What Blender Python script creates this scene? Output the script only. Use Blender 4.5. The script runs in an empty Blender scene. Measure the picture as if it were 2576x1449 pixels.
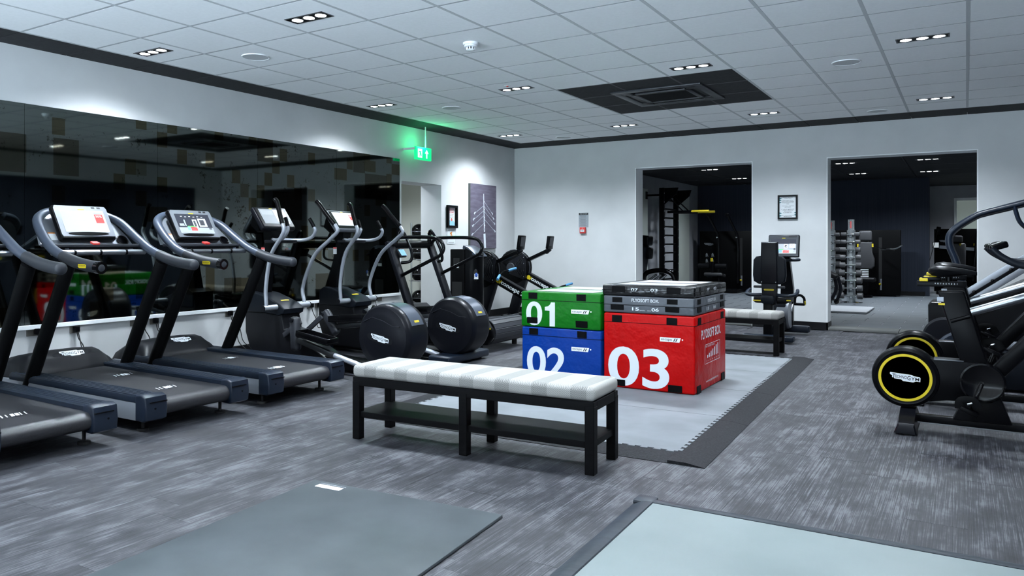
import bpy, bmesh, math, random
from mathutils import Vector, Matrix, Euler
R = math.radians
random.seed(7)
SC = bpy.context.scene
COL = SC.collection
# ---------------------------------------------------------------- camera, world, exposure
CAMH, YAW, FPX = 1.19, R(33.06), 1936.5
cam = bpy.data.cameras.new('camera'); camo = bpy.data.objects.new('camera', cam); COL.objects.link(camo)
camo.location = (0, 0, CAMH); camo.rotation_euler = (R(90), 0, YAW)
cam.sensor_width = 36; cam.lens = FPX / 2576 * 36
cam.shift_x = 0.5 - 1169.6 / 2576; cam.shift_y = -(724.5 - 610.0) / 2576
cam.clip_start = 0.05
SC.camera = camo
vs = SC.view_settings
vs.view_transform = 'Standard'; vs.look = 'None'; vs.gamma = 1.0; vs.use_curve_mapping = False
vs.exposure = 0.45
wd = bpy.data.worlds.new('world'); SC.world = wd; wd.use_nodes = True
wd.node_tree.nodes['Background'].inputs[0].default_value = (0.80, 0.90, 1.0, 1)
wd.node_tree.nodes['Background'].inputs[1].default_value = 0.8
fill_sun = bpy.data.lights.new('sun', 'SUN'); fill_sun.energy = 78.0; fill_sun.angle = R(.5); fill_sun.color = (1, .97, .93)
suno = bpy.data.objects.new('sun', fill_sun); COL.objects.link(suno); suno.rotation_euler = (0, R(40), 0); suno.location = (8, -8, 8)   # added so light bounced off the unseen forecourt brightens the ceiling
LAMP_W, LAMP_COL = 98.0, (0.81, 0.91, 1.0)      # each of the three lamps in a ceiling fitting
# room (metres; the camera stands at x = y = 0, the mirror wall is on the left, the wall with openings at the far end)
XL, XR, YB, YF, HC = -6.434, 1.06, 11.43, -1.6, 2.782
GX, GY = -5.3872, 8.4474                         # a crossing of the 0.6 m ceiling grid
X2, Y2, H2, Z2 = -5.65, 19.4, 2.60, 0.03         # the weights room beyond

# ---------------------------------------------------------------- materials
MATS = {}
def mat(name, col, rough=0.5, metal=0.0, emit=None, es=0.0, spec=0.5, trans=0.0, coat=0.0, alpha=1.0):
    m = bpy.data.materials.new(name); m.use_nodes = True
    b = m.node_tree.nodes['Principled BSDF']; I = b.inputs
    I['Base Color'].default_value = (*col, 1); I['Roughness'].default_value = rough; I['Metallic'].default_value = metal
    I['Specular IOR Level'].default_value = spec; I['Transmission Weight'].default_value = trans; I['Coat Weight'].default_value = coat
    I['Alpha'].default_value = alpha
    if emit: I['Emission Color'].default_value = (*emit, 1); I['Emission Strength'].default_value = es
    MATS[name] = m
    return m
def nodes(m): return m.node_tree.nodes, m.node_tree.links, m.node_tree.nodes['Principled BSDF']
def add_noise(m, c1, c2, scale=(5, 5, 5), detail=4, coord='Position', lo=0.35, hi=0.65, rough=None, bump=0, bscale=1.0, nscale=1.0):
    n, l, b = nodes(m)
    if coord == 'Position': src = n.new('ShaderNodeNewGeometry').outputs['Position']
    else: src = n.new('ShaderNodeTexCoord').outputs[coord]
    mp = n.new('ShaderNodeMapping'); mp.inputs['Scale'].default_value = scale; l.new(src, mp.inputs[0])
    t = n.new('ShaderNodeTexNoise'); t.inputs['Scale'].default_value = nscale; t.inputs['Detail'].default_value = detail; l.new(mp.outputs[0], t.inputs[0])
    r = n.new('ShaderNodeValToRGB'); e = r.color_ramp.elements
    e[0].position, e[0].color = lo, (*c1, 1); e[1].position, e[1].color = hi, (*c2, 1)
    l.new(t.outputs[0], r.inputs[0]); l.new(r.outputs[0], b.inputs['Base Color'])
    if bump:
        bp = n.new('ShaderNodeBump'); bp.inputs['Strength'].default_value = bump; bp.inputs['Distance'].default_value = 0.004 * bscale
        l.new(t.outputs[0], bp.inputs['Height']); l.new(bp.outputs[0], b.inputs['Normal'])
    return t, r, mp
def nmat(name, c1, c2, scale, rough=0.5, metal=0.0, **k):
    m = mat(name, c1, rough, metal); add_noise(m, c1, c2, scale, **k); return m

nmat('wall_white', (.52, .53, .535), (.58, .59, .595), (2.2, 2.2, 2.2), .75, detail=8, bump=.35, bscale=1.2, lo=.3, hi=.7)
nmat('wall_grey', (.30, .305, .33), (.34, .35, .37), (3, 3, 3), .8, detail=6, bump=.2)
nmat('wall_navy', (.018, .023, .036), (.025, .031, .046), (60, 60, .8), .75, detail=5)
nmat('tile_white', (.86, .875, .88), (.89, .905, .91), (40, 40, 40), .85, detail=3, bump=.05)
nmat('tile_black', (.020, .021, .023), (.028, .029, .032), (30, 30, 30), .8, detail=3)
mat('grid_white', (.50, .52, .53), .6); mat('grid_line', (.38, .395, .405), .7); mat('grid_black', (.035, .036, .04), .7)
mat('trim_black', (.005, .005, .006), .35, spec=.3); mat('trim_white', (.82, .84, .85), .5)
mat('lamp_glow', (1, 1, 1), .5, emit=(.93, .98, 1), es=18.0)
mat('chrome', (.72, .74, .76), .12, 1.0); mat('steel', (.42, .44, .46), .28, 1.0); mat('dark_steel', (.10, .105, .115), .32, .9)
mat('silver', (.24, .255, .285), .36, .55); mat('silver_light', (.36, .385, .43), .35, .45); mat('wall_cream', (.60, .61, .55), .7)
mat('black', (.0020, .0021, .0028), .30, spec=.11); mat('black_matt', (.0020, .0021, .0025), .5, spec=.08); mat('black_gloss', (.0018, .0018, .0024), .13, spec=.3)
mat('void', (.002, .002, .0025), .8)
mat('graphite', (.005, .0055, .008), .33, spec=.17); mat('graphite_light', (.022, .024, .030), .40, spec=.4); mat('charcoal', (.0065, .007, .009), .38, spec=.18)
mat('navy_plastic', (.0065, .011, .021), .36, spec=.35); mat('navy_matt', (.0045, .0065, .0105), .4, spec=.18)
mat('blue_grey', (.050, .063, .090), .34, .25); mat('grip_grey', (.015, .0175, .023), .5, spec=.4)
mat('pad_black', (.0035, .0038, .005), .4, spec=.2); mat('pad_grey', (.035, .036, .04), .6)
mat('yellow', (.56, .43, .008), .5); mat('red', (.55, .03, .025), .45); mat('orange', (.6, .2, .03), .5)
mat('white', (.75, .77, .8), .5); mat('paper', (.66, .69, .71), .6); mat('print_white', (.60, .64, .68), .5)
mat('print_black', (.010, .010, .012), .5); mat('print_grey', (.16, .17, .18), .6); mat('print_red', (.55, .10, .10), .6)
mat('cyan_print', (.25, .50, .62), .6); mat('teal', (.03, .16, .18), .6)
mat('blue_grip', (.06, .22, .42), .5); mat('blue_label', (.03, .10, .45), .4)
mat('rubber', (.012, .012, .013), .8); mat('cord', (.010, .010, .010), .55)
mat('socket_steel', (.20, .19, .17), .35, .8)
mat('acrylic', (.75, .80, .82), .08, trans=.75, spec=.5)
mat('mirror_pale', (.50, .54, .50), .3)
mat('glass_dark', (.02, .022, .024), .08)
mat('frosted', (.42, .48, .44), .35, emit=(.55, .66, .58), es=.12)  # pale light of the door pane put in as a faint glow
mat('exit_green', (.0, .4, .15), .4, emit=(.0, .62, .17), es=1.1); mat('exit_white', (.8, 1, .9), .4, emit=(.45, 1, .62), es=1.2)
mat('screen_dark', (.010, .012, .015), .12)
mat('screen_white', (.3, .32, .34), .15, emit=(.68, .76, .80), es=.36)
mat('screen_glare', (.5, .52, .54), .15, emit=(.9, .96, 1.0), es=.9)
mat('screen_mid', (.2, .22, .24), .15, emit=(.45, .50, .55), es=.5)
mat('screen_blue', (.1, .2, .4), .2, emit=(.18, .40, .75), es=.9)
mat('screen_red', (.5, .05, .05), .2, emit=(.8, .08, .07), es=.7); mat('screen_green', (.1, .4, .1), .2, emit=(.15, .55, .12), es=.5)
mat('screen_deep', (.02, .022, .03), .15, emit=(.05, .055, .07), es=.5)
mat('dumbbell', (.075, .075, .08), .5); mat('concrete', (.10, .103, .10), .8)
mat('leather_red', (.40, .0009, .0012), .36, spec=.16); mat('leather_green', (.0018, .125, .005), .36, spec=.2); mat('leather_blue', (.0005, .030, .22), .36, spec=.18)
mat('leather_grey', (.070, .078, .092), .34, spec=.4); mat('leather_black', (.004, .004, .005), .22, spec=.5)
for k in ('leather_red', 'leather_green', 'leather_blue', 'leather_grey', 'leather_black'):
    m = MATS[k]; n, l, b = nodes(m)
    t = n.new('ShaderNodeTexNoise'); t.inputs['Scale'].default_value = 7; t.inputs['Detail'].default_value = 3
    g = n.new('ShaderNodeNewGeometry'); l.new(g.outputs['Position'], t.inputs[0])
    bp = n.new('ShaderNodeBump'); bp.inputs['Strength'].default_value = .6; bp.inputs['Distance'].default_value = .03
    l.new(t.outputs[0], bp.inputs['Height']); l.new(bp.outputs[0], b.inputs['Normal'])
mat('top_grey', (.30, .31, .33), .7)
nmat('mat_light', (.098, .109, .122), (.142, .155, .172), (3, 3, 3), .62, detail=8)
nmat('mat_border', (.005, .0053, .0066), (.017, .0178, .0215), (90, 90, 90), .62, detail=4)
nmat('mat_grey', (.034, .042, .047), (.050, .060, .066), (4, 4, 4), .5, detail=6, bump=.1)
nmat('platform_top', (.128, .153, .157), (.160, .186, .19), (1.6, 1.6, 1.6), .42, detail=6)
nmat('platform_edge', (.014, .018, .024), (.028, .034, .043), (3, 40, 3), .45, detail=4)
nmat('belt', (.010, .010, .012), (.020, .020, .024), (160, 160, 160), .42, detail=2)
nmat('canvas_water', (.060, .050, .075), (.10, .088, .12), (3, 5, 26), .6, detail=5, coord='Position')
nmat('r2_tile', (.065, .075, .087), (.092, .104, .118), (2.5, 20, 2), .7, detail=6)
mat('r2_joint', (.26, .28, .30), .8)
nmat('wood_black', (.0016, .0016, .002), (.003, .003, .0035), (3, 60, 60), .48, detail=4)

def plank_material():
    m = mat('vinyl_plank', (.1, .1, .1), .5); n, l, b = nodes(m)
    g = n.new('ShaderNodeNewGeometry'); oi = n.new('ShaderNodeObjectInfo')
    add = n.new('ShaderNodeVectorMath'); add.operation = 'ADD'
    off = n.new('ShaderNodeVectorMath'); off.operation = 'SCALE'; off.inputs[0].default_value = (7.3, 3.1, 5.7); l.new(oi.outputs['Random'], off.inputs['Scale'])
    l.new(g.outputs['Position'], add.inputs[0]); l.new(off.outputs[0], add.inputs[1])
    def tex(sc, det, scale=1.0, glob=False):
        mp = n.new('ShaderNodeMapping'); mp.inputs['Scale'].default_value = sc; l.new(g.outputs['Position'] if glob else add.outputs[0], mp.inputs[0])
        t = n.new('ShaderNodeTexNoise'); t.inputs['Scale'].default_value = scale; t.inputs['Detail'].default_value = det; t.inputs['Roughness'].default_value = .62
        l.new(mp.outputs[0], t.inputs[0]); return t.outputs[0]
    def math(op, a, bb):
        x = n.new('ShaderNodeMath'); x.operation = op
        for k, v in enumerate((a, bb)):
            if isinstance(v, (int, float)): x.inputs[k].default_value = v
            else: l.new(v, x.inputs[k])
        return x.outputs[0]
    streak = tex((240, 2.8, 1), 5); cloud = math('ADD', math('MULTIPLY', tex((15.0, 6.5, 1), 10), .5), math('MULTIPLY', tex((5.5, 3.0, 1), 10, glob=True), .5))
    s = math('ADD', math('MULTIPLY', streak, .74), math('MULTIPLY', cloud, .96))
    s = math('ADD', s, math('MULTIPLY', oi.outputs['Random'], .06))
    r = n.new('ShaderNodeValToRGB'); e = r.color_ramp.elements
    e[0].position, e[0].color = .64, (.0045, .0045, .006, 1); e[1].position, e[1].color = 1.12, (.092, .093, .104, 1)
    e2 = r.color_ramp.elements.new(.88); e2.color = (.0255, .026, .032, 1)
    l.new(s, r.inputs[0]); l.new(r.outputs[0], b.inputs['Base Color'])
    bp = n.new('ShaderNodeBump'); bp.inputs['Strength'].default_value = .25; bp.inputs['Distance'].default_value = .002
    l.new(streak, bp.inputs['Height']); l.new(bp.outputs[0], b.inputs['Normal'])
    b.inputs['Roughness'].default_value = .55; b.inputs['Specular IOR Level'].default_value = .35
plank_material()
def antique_mirror():
    m = mat('antique_mirror', (.15, .16, .16), .035, 1.0); n, l, b = nodes(m)
    g = n.new('ShaderNodeNewGeometry')
    sep = n.new('ShaderNodeSeparateXYZ'); l.new(g.outputs['Position'], sep.inputs[0])
    cb = n.new('ShaderNodeCombineXYZ'); l.new(sep.outputs['Y'], cb.inputs[0]); l.new(sep.outputs['Z'], cb.inputs[1])
    def cells(sx, sy, seed):
        mp = n.new('ShaderNodeMapping'); mp.inputs['Scale'].default_value = (sx, sy, 1); mp.inputs['Location'].default_value = (seed, seed * .7, 0)
        l.new(cb.outputs[0], mp.inputs[0])
        fl = n.new('ShaderNodeVectorMath'); fl.operation = 'FLOOR'; l.new(mp.outputs[0], fl.inputs[0])
        w = n.new('ShaderNodeTexWhiteNoise'); w.noise_dimensions = '2D'; l.new(fl.outputs[0], w.inputs['Vector']); return w.outputs['Value']
    def ramp(v, a, ca, bpos, cbb):
        r = n.new('ShaderNodeValToRGB'); e = r.color_ramp.elements; e[0].position, e[0].color = a, ca; e[1].position, e[1].color = bpos, cbb
        l.new(v, r.inputs[0]); return r.outputs[0]
    def mix(f, a, bb, mode='MIX'):
        x = n.new('ShaderNodeMix'); x.data_type = 'RGBA'; x.blend_type = mode
        for k, v in ((0, f), (6, a), (7, bb)):
            if isinstance(v, tuple): x.inputs[k].default_value = v
            elif isinstance(v, float): x.inputs[k].default_value = v
            else: l.new(v, x.inputs[k])
        return x.outputs[2]
    no = n.new('ShaderNodeTexNoise'); no.inputs['Scale'].default_value = 3.2; no.inputs['Detail'].default_value = 9; no.inputs['Roughness'].default_value = .72; l.new(g.outputs['Position'], no.inputs[0])
    n2 = n.new('ShaderNodeTexNoise'); n2.inputs['Scale'].default_value = 26; n2.inputs['Detail'].default_value = 6; n2.inputs['Roughness'].default_value = .8; l.new(g.outputs['Position'], n2.inputs[0])
    c = mix(ramp(cells(9.0, 7.0, 3.3), .86, (0, 0, 0, 1), .88, (1, 1, 1, 1)), (.140, .158, .150, 1), (.085, .078, .052, 1))
    c = mix(ramp(cells(4.5, 3.2, 9.1), .90, (0, 0, 0, 1), .92, (.8, .8, .8, 1)), c, (.055, .050, .034, 1))
    sp = n.new('ShaderNodeMath'); sp.operation = 'MULTIPLY'; l.new(no.outputs[0], sp.inputs[0]); l.new(n2.outputs[0], sp.inputs[1])
    c = mix(ramp(sp.outputs[0], .315, (0, 0, 0, 1), .36, (.9, .9, .9, 1)), c, (.035, .032, .022, 1))
    l.new(c, b.inputs['Base Color'])
antique_mirror()
def stripe_fabric():
    m = mat('herringbone', (.5, .5, .5), .9); n, l, b = nodes(m)
    g = n.new('ShaderNodeNewGeometry'); sep = n.new('ShaderNodeSeparateXYZ'); l.new(g.outputs['Position'], sep.inputs[0])
    def M(op, a, bb=0.0):
        x = n.new('ShaderNodeMath'); x.operation = op
        for k, v in enumerate((a, bb)):
            if isinstance(v, (int, float)): x.inputs[k].default_value = v
            else: l.new(v, x.inputs[k])
        return x.outputs[0]
    X, Y, Z = sep.outputs
    yz = M('ADD', M('SUBTRACT', Y, Z), 0.0)
    tri = M('PINGPONG', X, .030)                                  # zig-zag of the weave
    zig = M('SINE', M('MULTIPLY', M('ADD', yz, tri), 640.0))
    band = M('PINGPONG', M('ADD', X, .02), .11)
    dark = M('GREATER_THAN', band, .066)
    t = M('ADD', M('MULTIPLY', zig, .15), M('ADD', M('MULTIPLY', dark, -.17), .58))
    r = n.new('ShaderNodeValToRGB'); e = r.color_ramp.elements; e[0].position, e[0].color = .12, (.07, .07, .07, 1); e[1].position, e[1].color = .72, (.33, .322, .305, 1)
    l.new(t, r.inputs[0]); l.new(r.outputs[0], b.inputs['Base Color'])
stripe_fabric()
for k, sp in (('wood_black', .09), ('belt', .55), ('mat_border', .12), ('mat_grey', .35), ('platform_edge', .35), ('tile_black', .2), ('wall_navy', .2)): MATS[k].node_tree.nodes['Principled BSDF'].inputs['Specular IOR Level'].default_value = sp

for q_ in MATS.values(): q_.cycles.emission_sampling = 'NONE'     # the lamps in the fittings do the lighting
# ---------------------------------------------------------------- mesh helpers
class B:
    def __init__(s): s.bm = bmesh.new()
    def _x(s, vs, M):
        for v in vs: v.co = M @ v.co
    def box(s, c, d, rot=(0, 0, 0), bev=0.0, seg=2):
        r = bmesh.ops.create_cube(s.bm, size=1.0); vs = r['verts']
        s._x(vs, Matrix.Diagonal((*d, 1)))
        if bev:
            ed = list({e for v in vs for e in v.link_edges})
            q = bmesh.ops.bevel(s.bm, geom=ed, offset=bev, segments=seg, affect='EDGES', profile=.5, clamp_overlap=True)
            vs = list({v for f in q['faces'] for v in f.verts} | {v for v in vs if v.is_valid})
            seen = set(vs); st = list(vs)
            while st:
                v = st.pop()
                for e in v.link_edges:
                    o = e.other_vert(v)
                    if o not in seen: seen.add(o); st.append(o)
            vs = list(seen)
        s._x(vs, Matrix.Translation(c) @ Euler(rot).to_matrix().to_4x4())
        return s
    def box2(s, a, b, **k): return s.box([(a[i] + b[i]) / 2 for i in range(3)], [abs(b[i] - a[i]) for i in range(3)], **k)
    def bar(s, p, q, w, h, bev=0.0, up=(0, 0, 1)):
        p, q = Vector(p), Vector(q); d = q - p; z = d.normalized(); u = Vector(up)
        if abs(z.dot(u)) > .98: u = Vector((1, 0, 0))
        x = u.cross(z).normalized(); y = z.cross(x)
        M = Matrix((x, y, z)).transposed().to_4x4(); M.translation = (p + q) / 2
        t = B(); t.box((0, 0, 0), (w, h, d.length), bev=bev); t._x(t.bm.verts, M); s.join(t); return s
    def join(s, t):
        me = bpy.data.meshes.new('tmp'); t.bm.to_mesh(me); t.bm.free(); s.bm.from_mesh(me); bpy.data.meshes.remove(me); return s
    def cyl(s, p, q, r, r2=None, n=20, cap=True):
        p, q = Vector(p), Vector(q); z = (q - p).normalized(); u = Vector((0, 0, 1)) if abs(z.z) < .9 else Vector((1, 0, 0))
        x = u.cross(z).normalized(); y = z.cross(x); r2 = r if r2 is None else r2
        a = [s.bm.verts.new(p + (x * math.cos(k * 2 * math.pi / n) + y * math.sin(k * 2 * math.pi / n)) * r) for k in range(n)]
        b = [s.bm.verts.new(q + (x * math.cos(k * 2 * math.pi / n) + y * math.sin(k * 2 * math.pi / n)) * r2) for k in range(n)]
        for k in range(n): s.bm.faces.new((a[k], a[(k + 1) % n], b[(k + 1) % n], b[k]))
        if cap: s.bm.faces.new(a[::-1]); s.bm.faces.new(b)
        return s
    def tube(s, pts, r, n=10, sub=5, flat=None, closed=False):
        P = spline(pts, sub, closed); N = len(P); rings = []
        T = [(P[min(i + 1, N - 1)] - P[max(i - 1, 0)]).normalized() for i in range(N)]
        if closed: T = [(P[(i + 1) % N] - P[i - 1]).normalized() for i in range(N)]
        u = Vector((0, 0, 1)) if abs(T[0].z) < .9 else Vector((0, 1, 0))
        x = u.cross(T[0]).normalized()
        for i in range(N):
            x = (x - T[i] * x.dot(T[i])).normalized(); y = T[i].cross(x)
            ri = r(i / (N - 1)) if callable(r) else r
            ra, rb = (ri, ri) if flat is None else (ri * flat[0], ri * flat[1])
            rings.append([s.bm.verts.new(P[i] + x * math.cos(k * 2 * math.pi / n) * ra + y * math.sin(k * 2 * math.pi / n) * rb) for k in range(n)])
        for i in range(N - (0 if closed else 1)):
            a, b = rings[i], rings[(i + 1) % N]
            for k in range(n): s.bm.faces.new((a[k], a[(k + 1) % n], b[(k + 1) % n], b[k]))
        if not closed: s.bm.faces.new(rings[0][::-1]); s.bm.faces.new(rings[-1])
        return s
    def prism(s, pts, a, b, axis='y', bev=0.0, seg=2):
        """outline in (x,z) for axis y, (y,z) for axis x, (x,y) for axis z, swept from a to b"""
        def P(p, t): return {'y': (p[0], t, p[1]), 'x': (t, p[0], p[1]), 'z': (p[0], p[1], t)}[axis]
        t = B(); A = [t.bm.verts.new(P(p, a)) for p in pts]; C = [t.bm.verts.new(P(p, b)) for p in pts]; n = len(pts)
        f1 = t.bm.faces.new(A); f2 = t.bm.faces.new(C[::-1])
        for k in range(n): t.bm.faces.new((A[k], C[k], C[(k + 1) % n], A[(k + 1) % n]))
        bmesh.ops.recalc_face_normals(t.bm, faces=t.bm.faces)
        if bev:
            ed = [e for e in t.bm.edges if any(len(f.verts) == n for f in e.link_faces)] if n > 4 else list(t.bm.edges)
            bmesh.ops.bevel(t.bm, geom=ed, offset=bev, segments=seg, affect='EDGES', profile=.5, clamp_overlap=True)
        s.join(t); return s
    def loft(s, rings, cap=True):
        V = [[s.bm.verts.new(p) for p in r] for r in rings]; n = len(V[0])
        for i in range(len(V) - 1):
            for k in range(n): s.bm.faces.new((V[i][k], V[i][(k + 1) % n], V[i + 1][(k + 1) % n], V[i + 1][k]))
        if cap: s.bm.faces.new(V[0][::-1]); s.bm.faces.new(V[-1])
        return s
    def lathe(s, prof, c=(0, 0, 0), axis='z', n=32):
        """profile of (radius, height) turned about the axis through c"""
        rings = []
        for r, h in prof:
            ring = []
            for k in range(n):
                a = k * 2 * math.pi / n; u, v = r * math.cos(a), r * math.sin(a)
                p = {'z': (u, v, h), 'y': (u, h, v), 'x': (h, u, v)}[axis]
                ring.append((p[0] + c[0], p[1] + c[1], p[2] + c[2]))
            rings.append(ring)
        s.loft(rings); return s
    def ball(s, c, d, u=20, v=12):
        r = bmesh.ops.create_uvsphere(s.bm, u_segments=u, v_segments=v, radius=.5)
        s._x(r['verts'], Matrix.Translation(c) @ Matrix.Diagonal((*d, 1))); return s
    def poly(s, pts):
        s.bm.faces.new([s.bm.verts.new(p) for p in pts]); return s
    def mesh(s, name, m, smooth=40):
        bmesh.ops.recalc_face_normals(s.bm, faces=s.bm.faces)
        me = bpy.data.meshes.new(name); s.bm.to_mesh(me); s.bm.free()
        me.materials.append(MATS[m])
        if smooth: me.shade_smooth(); me.set_sharp_from_angle(angle=R(smooth))
        return me
    def obj(s, name, m, parent=None, smooth=40, label=None):
        o = bpy.data.objects.new(name, s.mesh(name, m, smooth)); COL.objects.link(o)
        if parent is not None: o.parent = parent
        if label: o['label'] = label
        return o
def spline(pts, sub=5, closed=False):
    P = [Vector(p) for p in pts]
    if sub <= 1 or len(P) < 3: return P
    out = []; n = len(P)
    for i in range(n if closed else n - 1):
        p1, p2 = P[i], P[(i + 1) % n]
        p0 = P[i - 1] if (i > 0 or closed) else p1 * 2 - p2
        p3 = P[(i + 2) % n] if (i + 2 < n or closed) else p2 * 2 - p1
        for k in range(sub):
            t = k / sub
            out.append(.5 * ((2 * p1) + (p2 - p0) * t + (2 * p0 - 5 * p1 + 4 * p2 - p3) * t * t + (3 * p1 - p0 - 3 * p2 + p3) * t ** 3))
    if not closed: out.append(P[-1])
    return out
def inst(name, me, parent, loc=(0, 0, 0), rot=(0, 0, 0), scale=(1, 1, 1)):
    o = bpy.data.objects.new(name, me); COL.objects.link(o); o.parent = parent
    o.location = loc; o.rotation_euler = rot; o.scale = scale; return o
def tag(o, label, cat, group=None, kind=None):
    o['label'] = label; o['category'] = cat
    if group: o['group'] = group
    if kind: o['kind'] = kind
    return o
def thing(name, label, cat, loc=(0, 0, 0), rz=0.0, group=None):
    o = bpy.data.objects.new(name, None); COL.objects.link(o); o.empty_display_size = .1
    o.location = loc; o.rotation_euler = (0, 0, rz); return tag(o, label, cat, group)
def copy_thing(root, loc, rz=0.0, label=None):
    r = root.copy(); COL.objects.link(r); r.location = loc; r.rotation_euler = (0, 0, rz)
    if label: r['label'] = label
    for c in [o for o in COL.objects if o.parent == root]:
        d = c.copy(); COL.objects.link(d); d.parent = r
        for g in [o for o in COL.objects if o.parent == c]:
            e = g.copy(); COL.objects.link(e); e.parent = d
    return r
FONTS = {}
def text(parent, s, h, at, u, v, m, name='lettering', bold=0.0, width=None, align='LEFT', spacing=1.0, lift=.0006):
    """flat print: cap height h, on the plane spanned by u (reading direction) and v (up), starting at `at`"""
    c = bpy.data.curves.new('t', 'FONT'); c.body = s; c.size = 1.0; c.align_x = align; c.offset = bold; c.space_character = spacing; c.resolution_u = 6
    t = bpy.data.objects.new('t', c); me = bpy.data.meshes.new_from_object(t)
    bpy.data.objects.remove(t); bpy.data.curves.remove(c)
    xs = [w.co.x for w in me.vertices] or [0]; ys = [w.co.y for w in me.vertices] or [0, 1]
    y0, y1 = min(ys), max(ys); x0, x1 = min(xs), max(xs)
    ky = h / max(1e-6, y1 - y0); kx = (width / max(1e-6, x1 - x0)) if width else ky
    u, v = Vector(u).normalized(), Vector(v).normalized(); nrm = u.cross(v); at = Vector(at)
    xa = {'LEFT': x0, 'CENTER': (x0 + x1) / 2, 'RIGHT': x1}[align]
    for w in me.vertices: w.co = at + u * (w.co.x - xa) * kx + v * (w.co.y - y0) * ky + nrm * lift
    me.materials.clear(); me.materials.append(MATS[m]); me.name = name
    o = bpy.data.objects.new(name, me); COL.objects.link(o)
    if parent is not None: o.parent = parent
    return o
def plate(parent, pts, at, u, v, m, name, thick=.001):
    """thin flat piece with outline pts (in u, v) at a point of a surface"""
    u, v = Vector(u).normalized(), Vector(v).normalized(); n = u.cross(v); at = Vector(at); b = B()
    b.loft([[at + u * p[0] + v * p[1] for p in pts], [at + u * p[0] + v * p[1] + n * thick for p in pts]])
    return b.obj(name, m, parent, smooth=0)
def rect(w, h): return [(-w / 2, -h / 2), (w / 2, -h / 2), (w / 2, h / 2), (-w / 2, h / 2)]
def logo(parent, w, at, u, v, pm='print_white', tm='print_black'):
    """maker's badge: a stepped plate with its lettering, centred on `at`"""
    h = w * .27
    out = [(-.5, .5), (.22, .5), (.27, .36), (.46, .36), (.5, .2), (.5, -.32), (.36, -.32), (.28, -.5), (-.06, -.5), (-.12, -.3), (-.34, -.3), (-.36, -.18), (-.42, -.18), (-.42, .1), (-.5, .24)]
    p = plate(parent, [(x * w, y * h) for x, y in out], at, u, v, pm, 'badge', .0012)
    u_, v_ = Vector(u).normalized(), Vector(v).normalized(); n = u_.cross(v_)
    a = Vector(at) + n * .0012
    text(p, 'T', h * .62, a - u_ * w * .42 - v_ * h * .26, u, v, tm, bold=.012, width=w * .11)
    text(p, 'ECHNO', h * .42, a - u_ * w * .31 - v_ * h * .17, u, v, tm, bold=.008, width=w * .37)
    text(p, 'G', h * .60, a + u_ * w * .075 - v_ * h * .28, u, v, tm, bold=.008, width=w * .11)
    text(p, 'YM', h * .42, a + u_ * w * .20 - v_ * h * .22, u, v, tm, bold=.008, width=w * .26)
    return p
# ---------------------------------------------------------------- the setting
def struct(b, name, m, label, cat, smooth=0):
    o = b.obj(name, m, None, smooth); return tag(o, label, cat, kind='structure')
XW = .30                                                           # thickness of the wall between the rooms
floor = struct(B().box2((XL, YF, -.2), (XR, YB + XW, -.006)), 'floor', 'vinyl_plank', 'grey streaked vinyl plank floor of the gym', 'floor')
pl = B().box((0, 0, -.0035), (.2298, 1.2194, .007), bev=.0006, seg=1).mesh('plank', 'vinyl_plank', 0)
ncol = int((XR - XL) / .23) + 1
for i in range(ncol):
    off = random.random() * 1.22
    for j in range(9):
        y = 1.15 - off + 1.22 * j + .61
        if y - .61 < YB + .05 and XL + .23 * i + .23 < XR + .2: inst('plank', pl, floor, (XL + .115 + .23 * i, y, 0))
# ceiling: a dark soffit with laid-in tiles and tee bars
ceil = struct(B().box2((XL, YF, HC + .03), (XR, YB, HC + .15)), 'ceiling', 'tile_black', 'suspended ceiling of square white tiles with a black border', 'ceiling')
tw = B().box((0, 0, .006), (.578, .578, .012), bev=.002, seg=1).mesh('ceiling_tile', 'tile_white', 0)
tb = B().box((0, 0, .006), (.590, .590, .012), bev=.002, seg=1).mesh('ceiling_tile', 'tile_black', 0)
I0, I1, J0, J1 = -1, 10, -16, 4
for i in range(I0, I1):
    for j in range(J0, J1):
        blk = 3 <= i < 6 and -2 <= j < 1
        if blk and i == 4 and j == -1: continue
        inst('ceiling_tile', tb if blk else tw, ceil, (GX + .6 * i + .3, GY + .6 * j + .3, HC))
x0, x1, y0, y1 = GX + .6 * I0, GX + .6 * I1, GY + .6 * J0, GY + .6 * J1
for i in range(I0, I1 + 1):
    X = GX + .6 * i
    B().box2((X - .012, y0, HC - .001), (X + .012, y1, HC + .012)).obj('tee_bar', 'grid_white', ceil, 0)
for j in range(J0, J1 + 1):
    Y = GY + .6 * j
    B().box2((x0, Y - .009, HC - .0002), (x1, Y + .009, HC + .011)).obj('cross_tee', 'grid_line', ceil, 0)  # darker grey stands for the thin shadow along these tees
for i in (4, 5): B().box2((GX + .6 * i - .012, GY - 1.19, HC - .002), (GX + .6 * i + .012, GY + .59, HC)).obj('tee_bar', 'grid_black', ceil, 0)
for j in (-1, 0): B().box2((GX + 1.81, GY + .6 * j - .01, HC - .002), (GX + 3.59, GY + .6 * j + .01, HC - .0003)).obj('cross_tee', 'grid_black', ceil, 0)
for j in range(J0, J1):                                            # black border tiles
    for a, b_ in ((XL + .004, x0 - .014), (x1 + .014, XR - .004)):
        B().box2((a, GY + .6 * j + .003, HC), (b_, GY + .6 * j + .597, HC + .012), bev=.002, seg=1).obj('border_tile', 'tile_black', ceil, 0)
for i in range(I0, I1):
    for a, b_ in ((y1 + .012, YB - .004), (YF + .004, y0 - .012)):
        B().box2((GX + .6 * i + .003, a, HC), (GX + .6 * i + .597, b_, HC + .012), bev=.002, seg=1).obj('border_tile', 'tile_black', ceil, 0)
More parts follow.
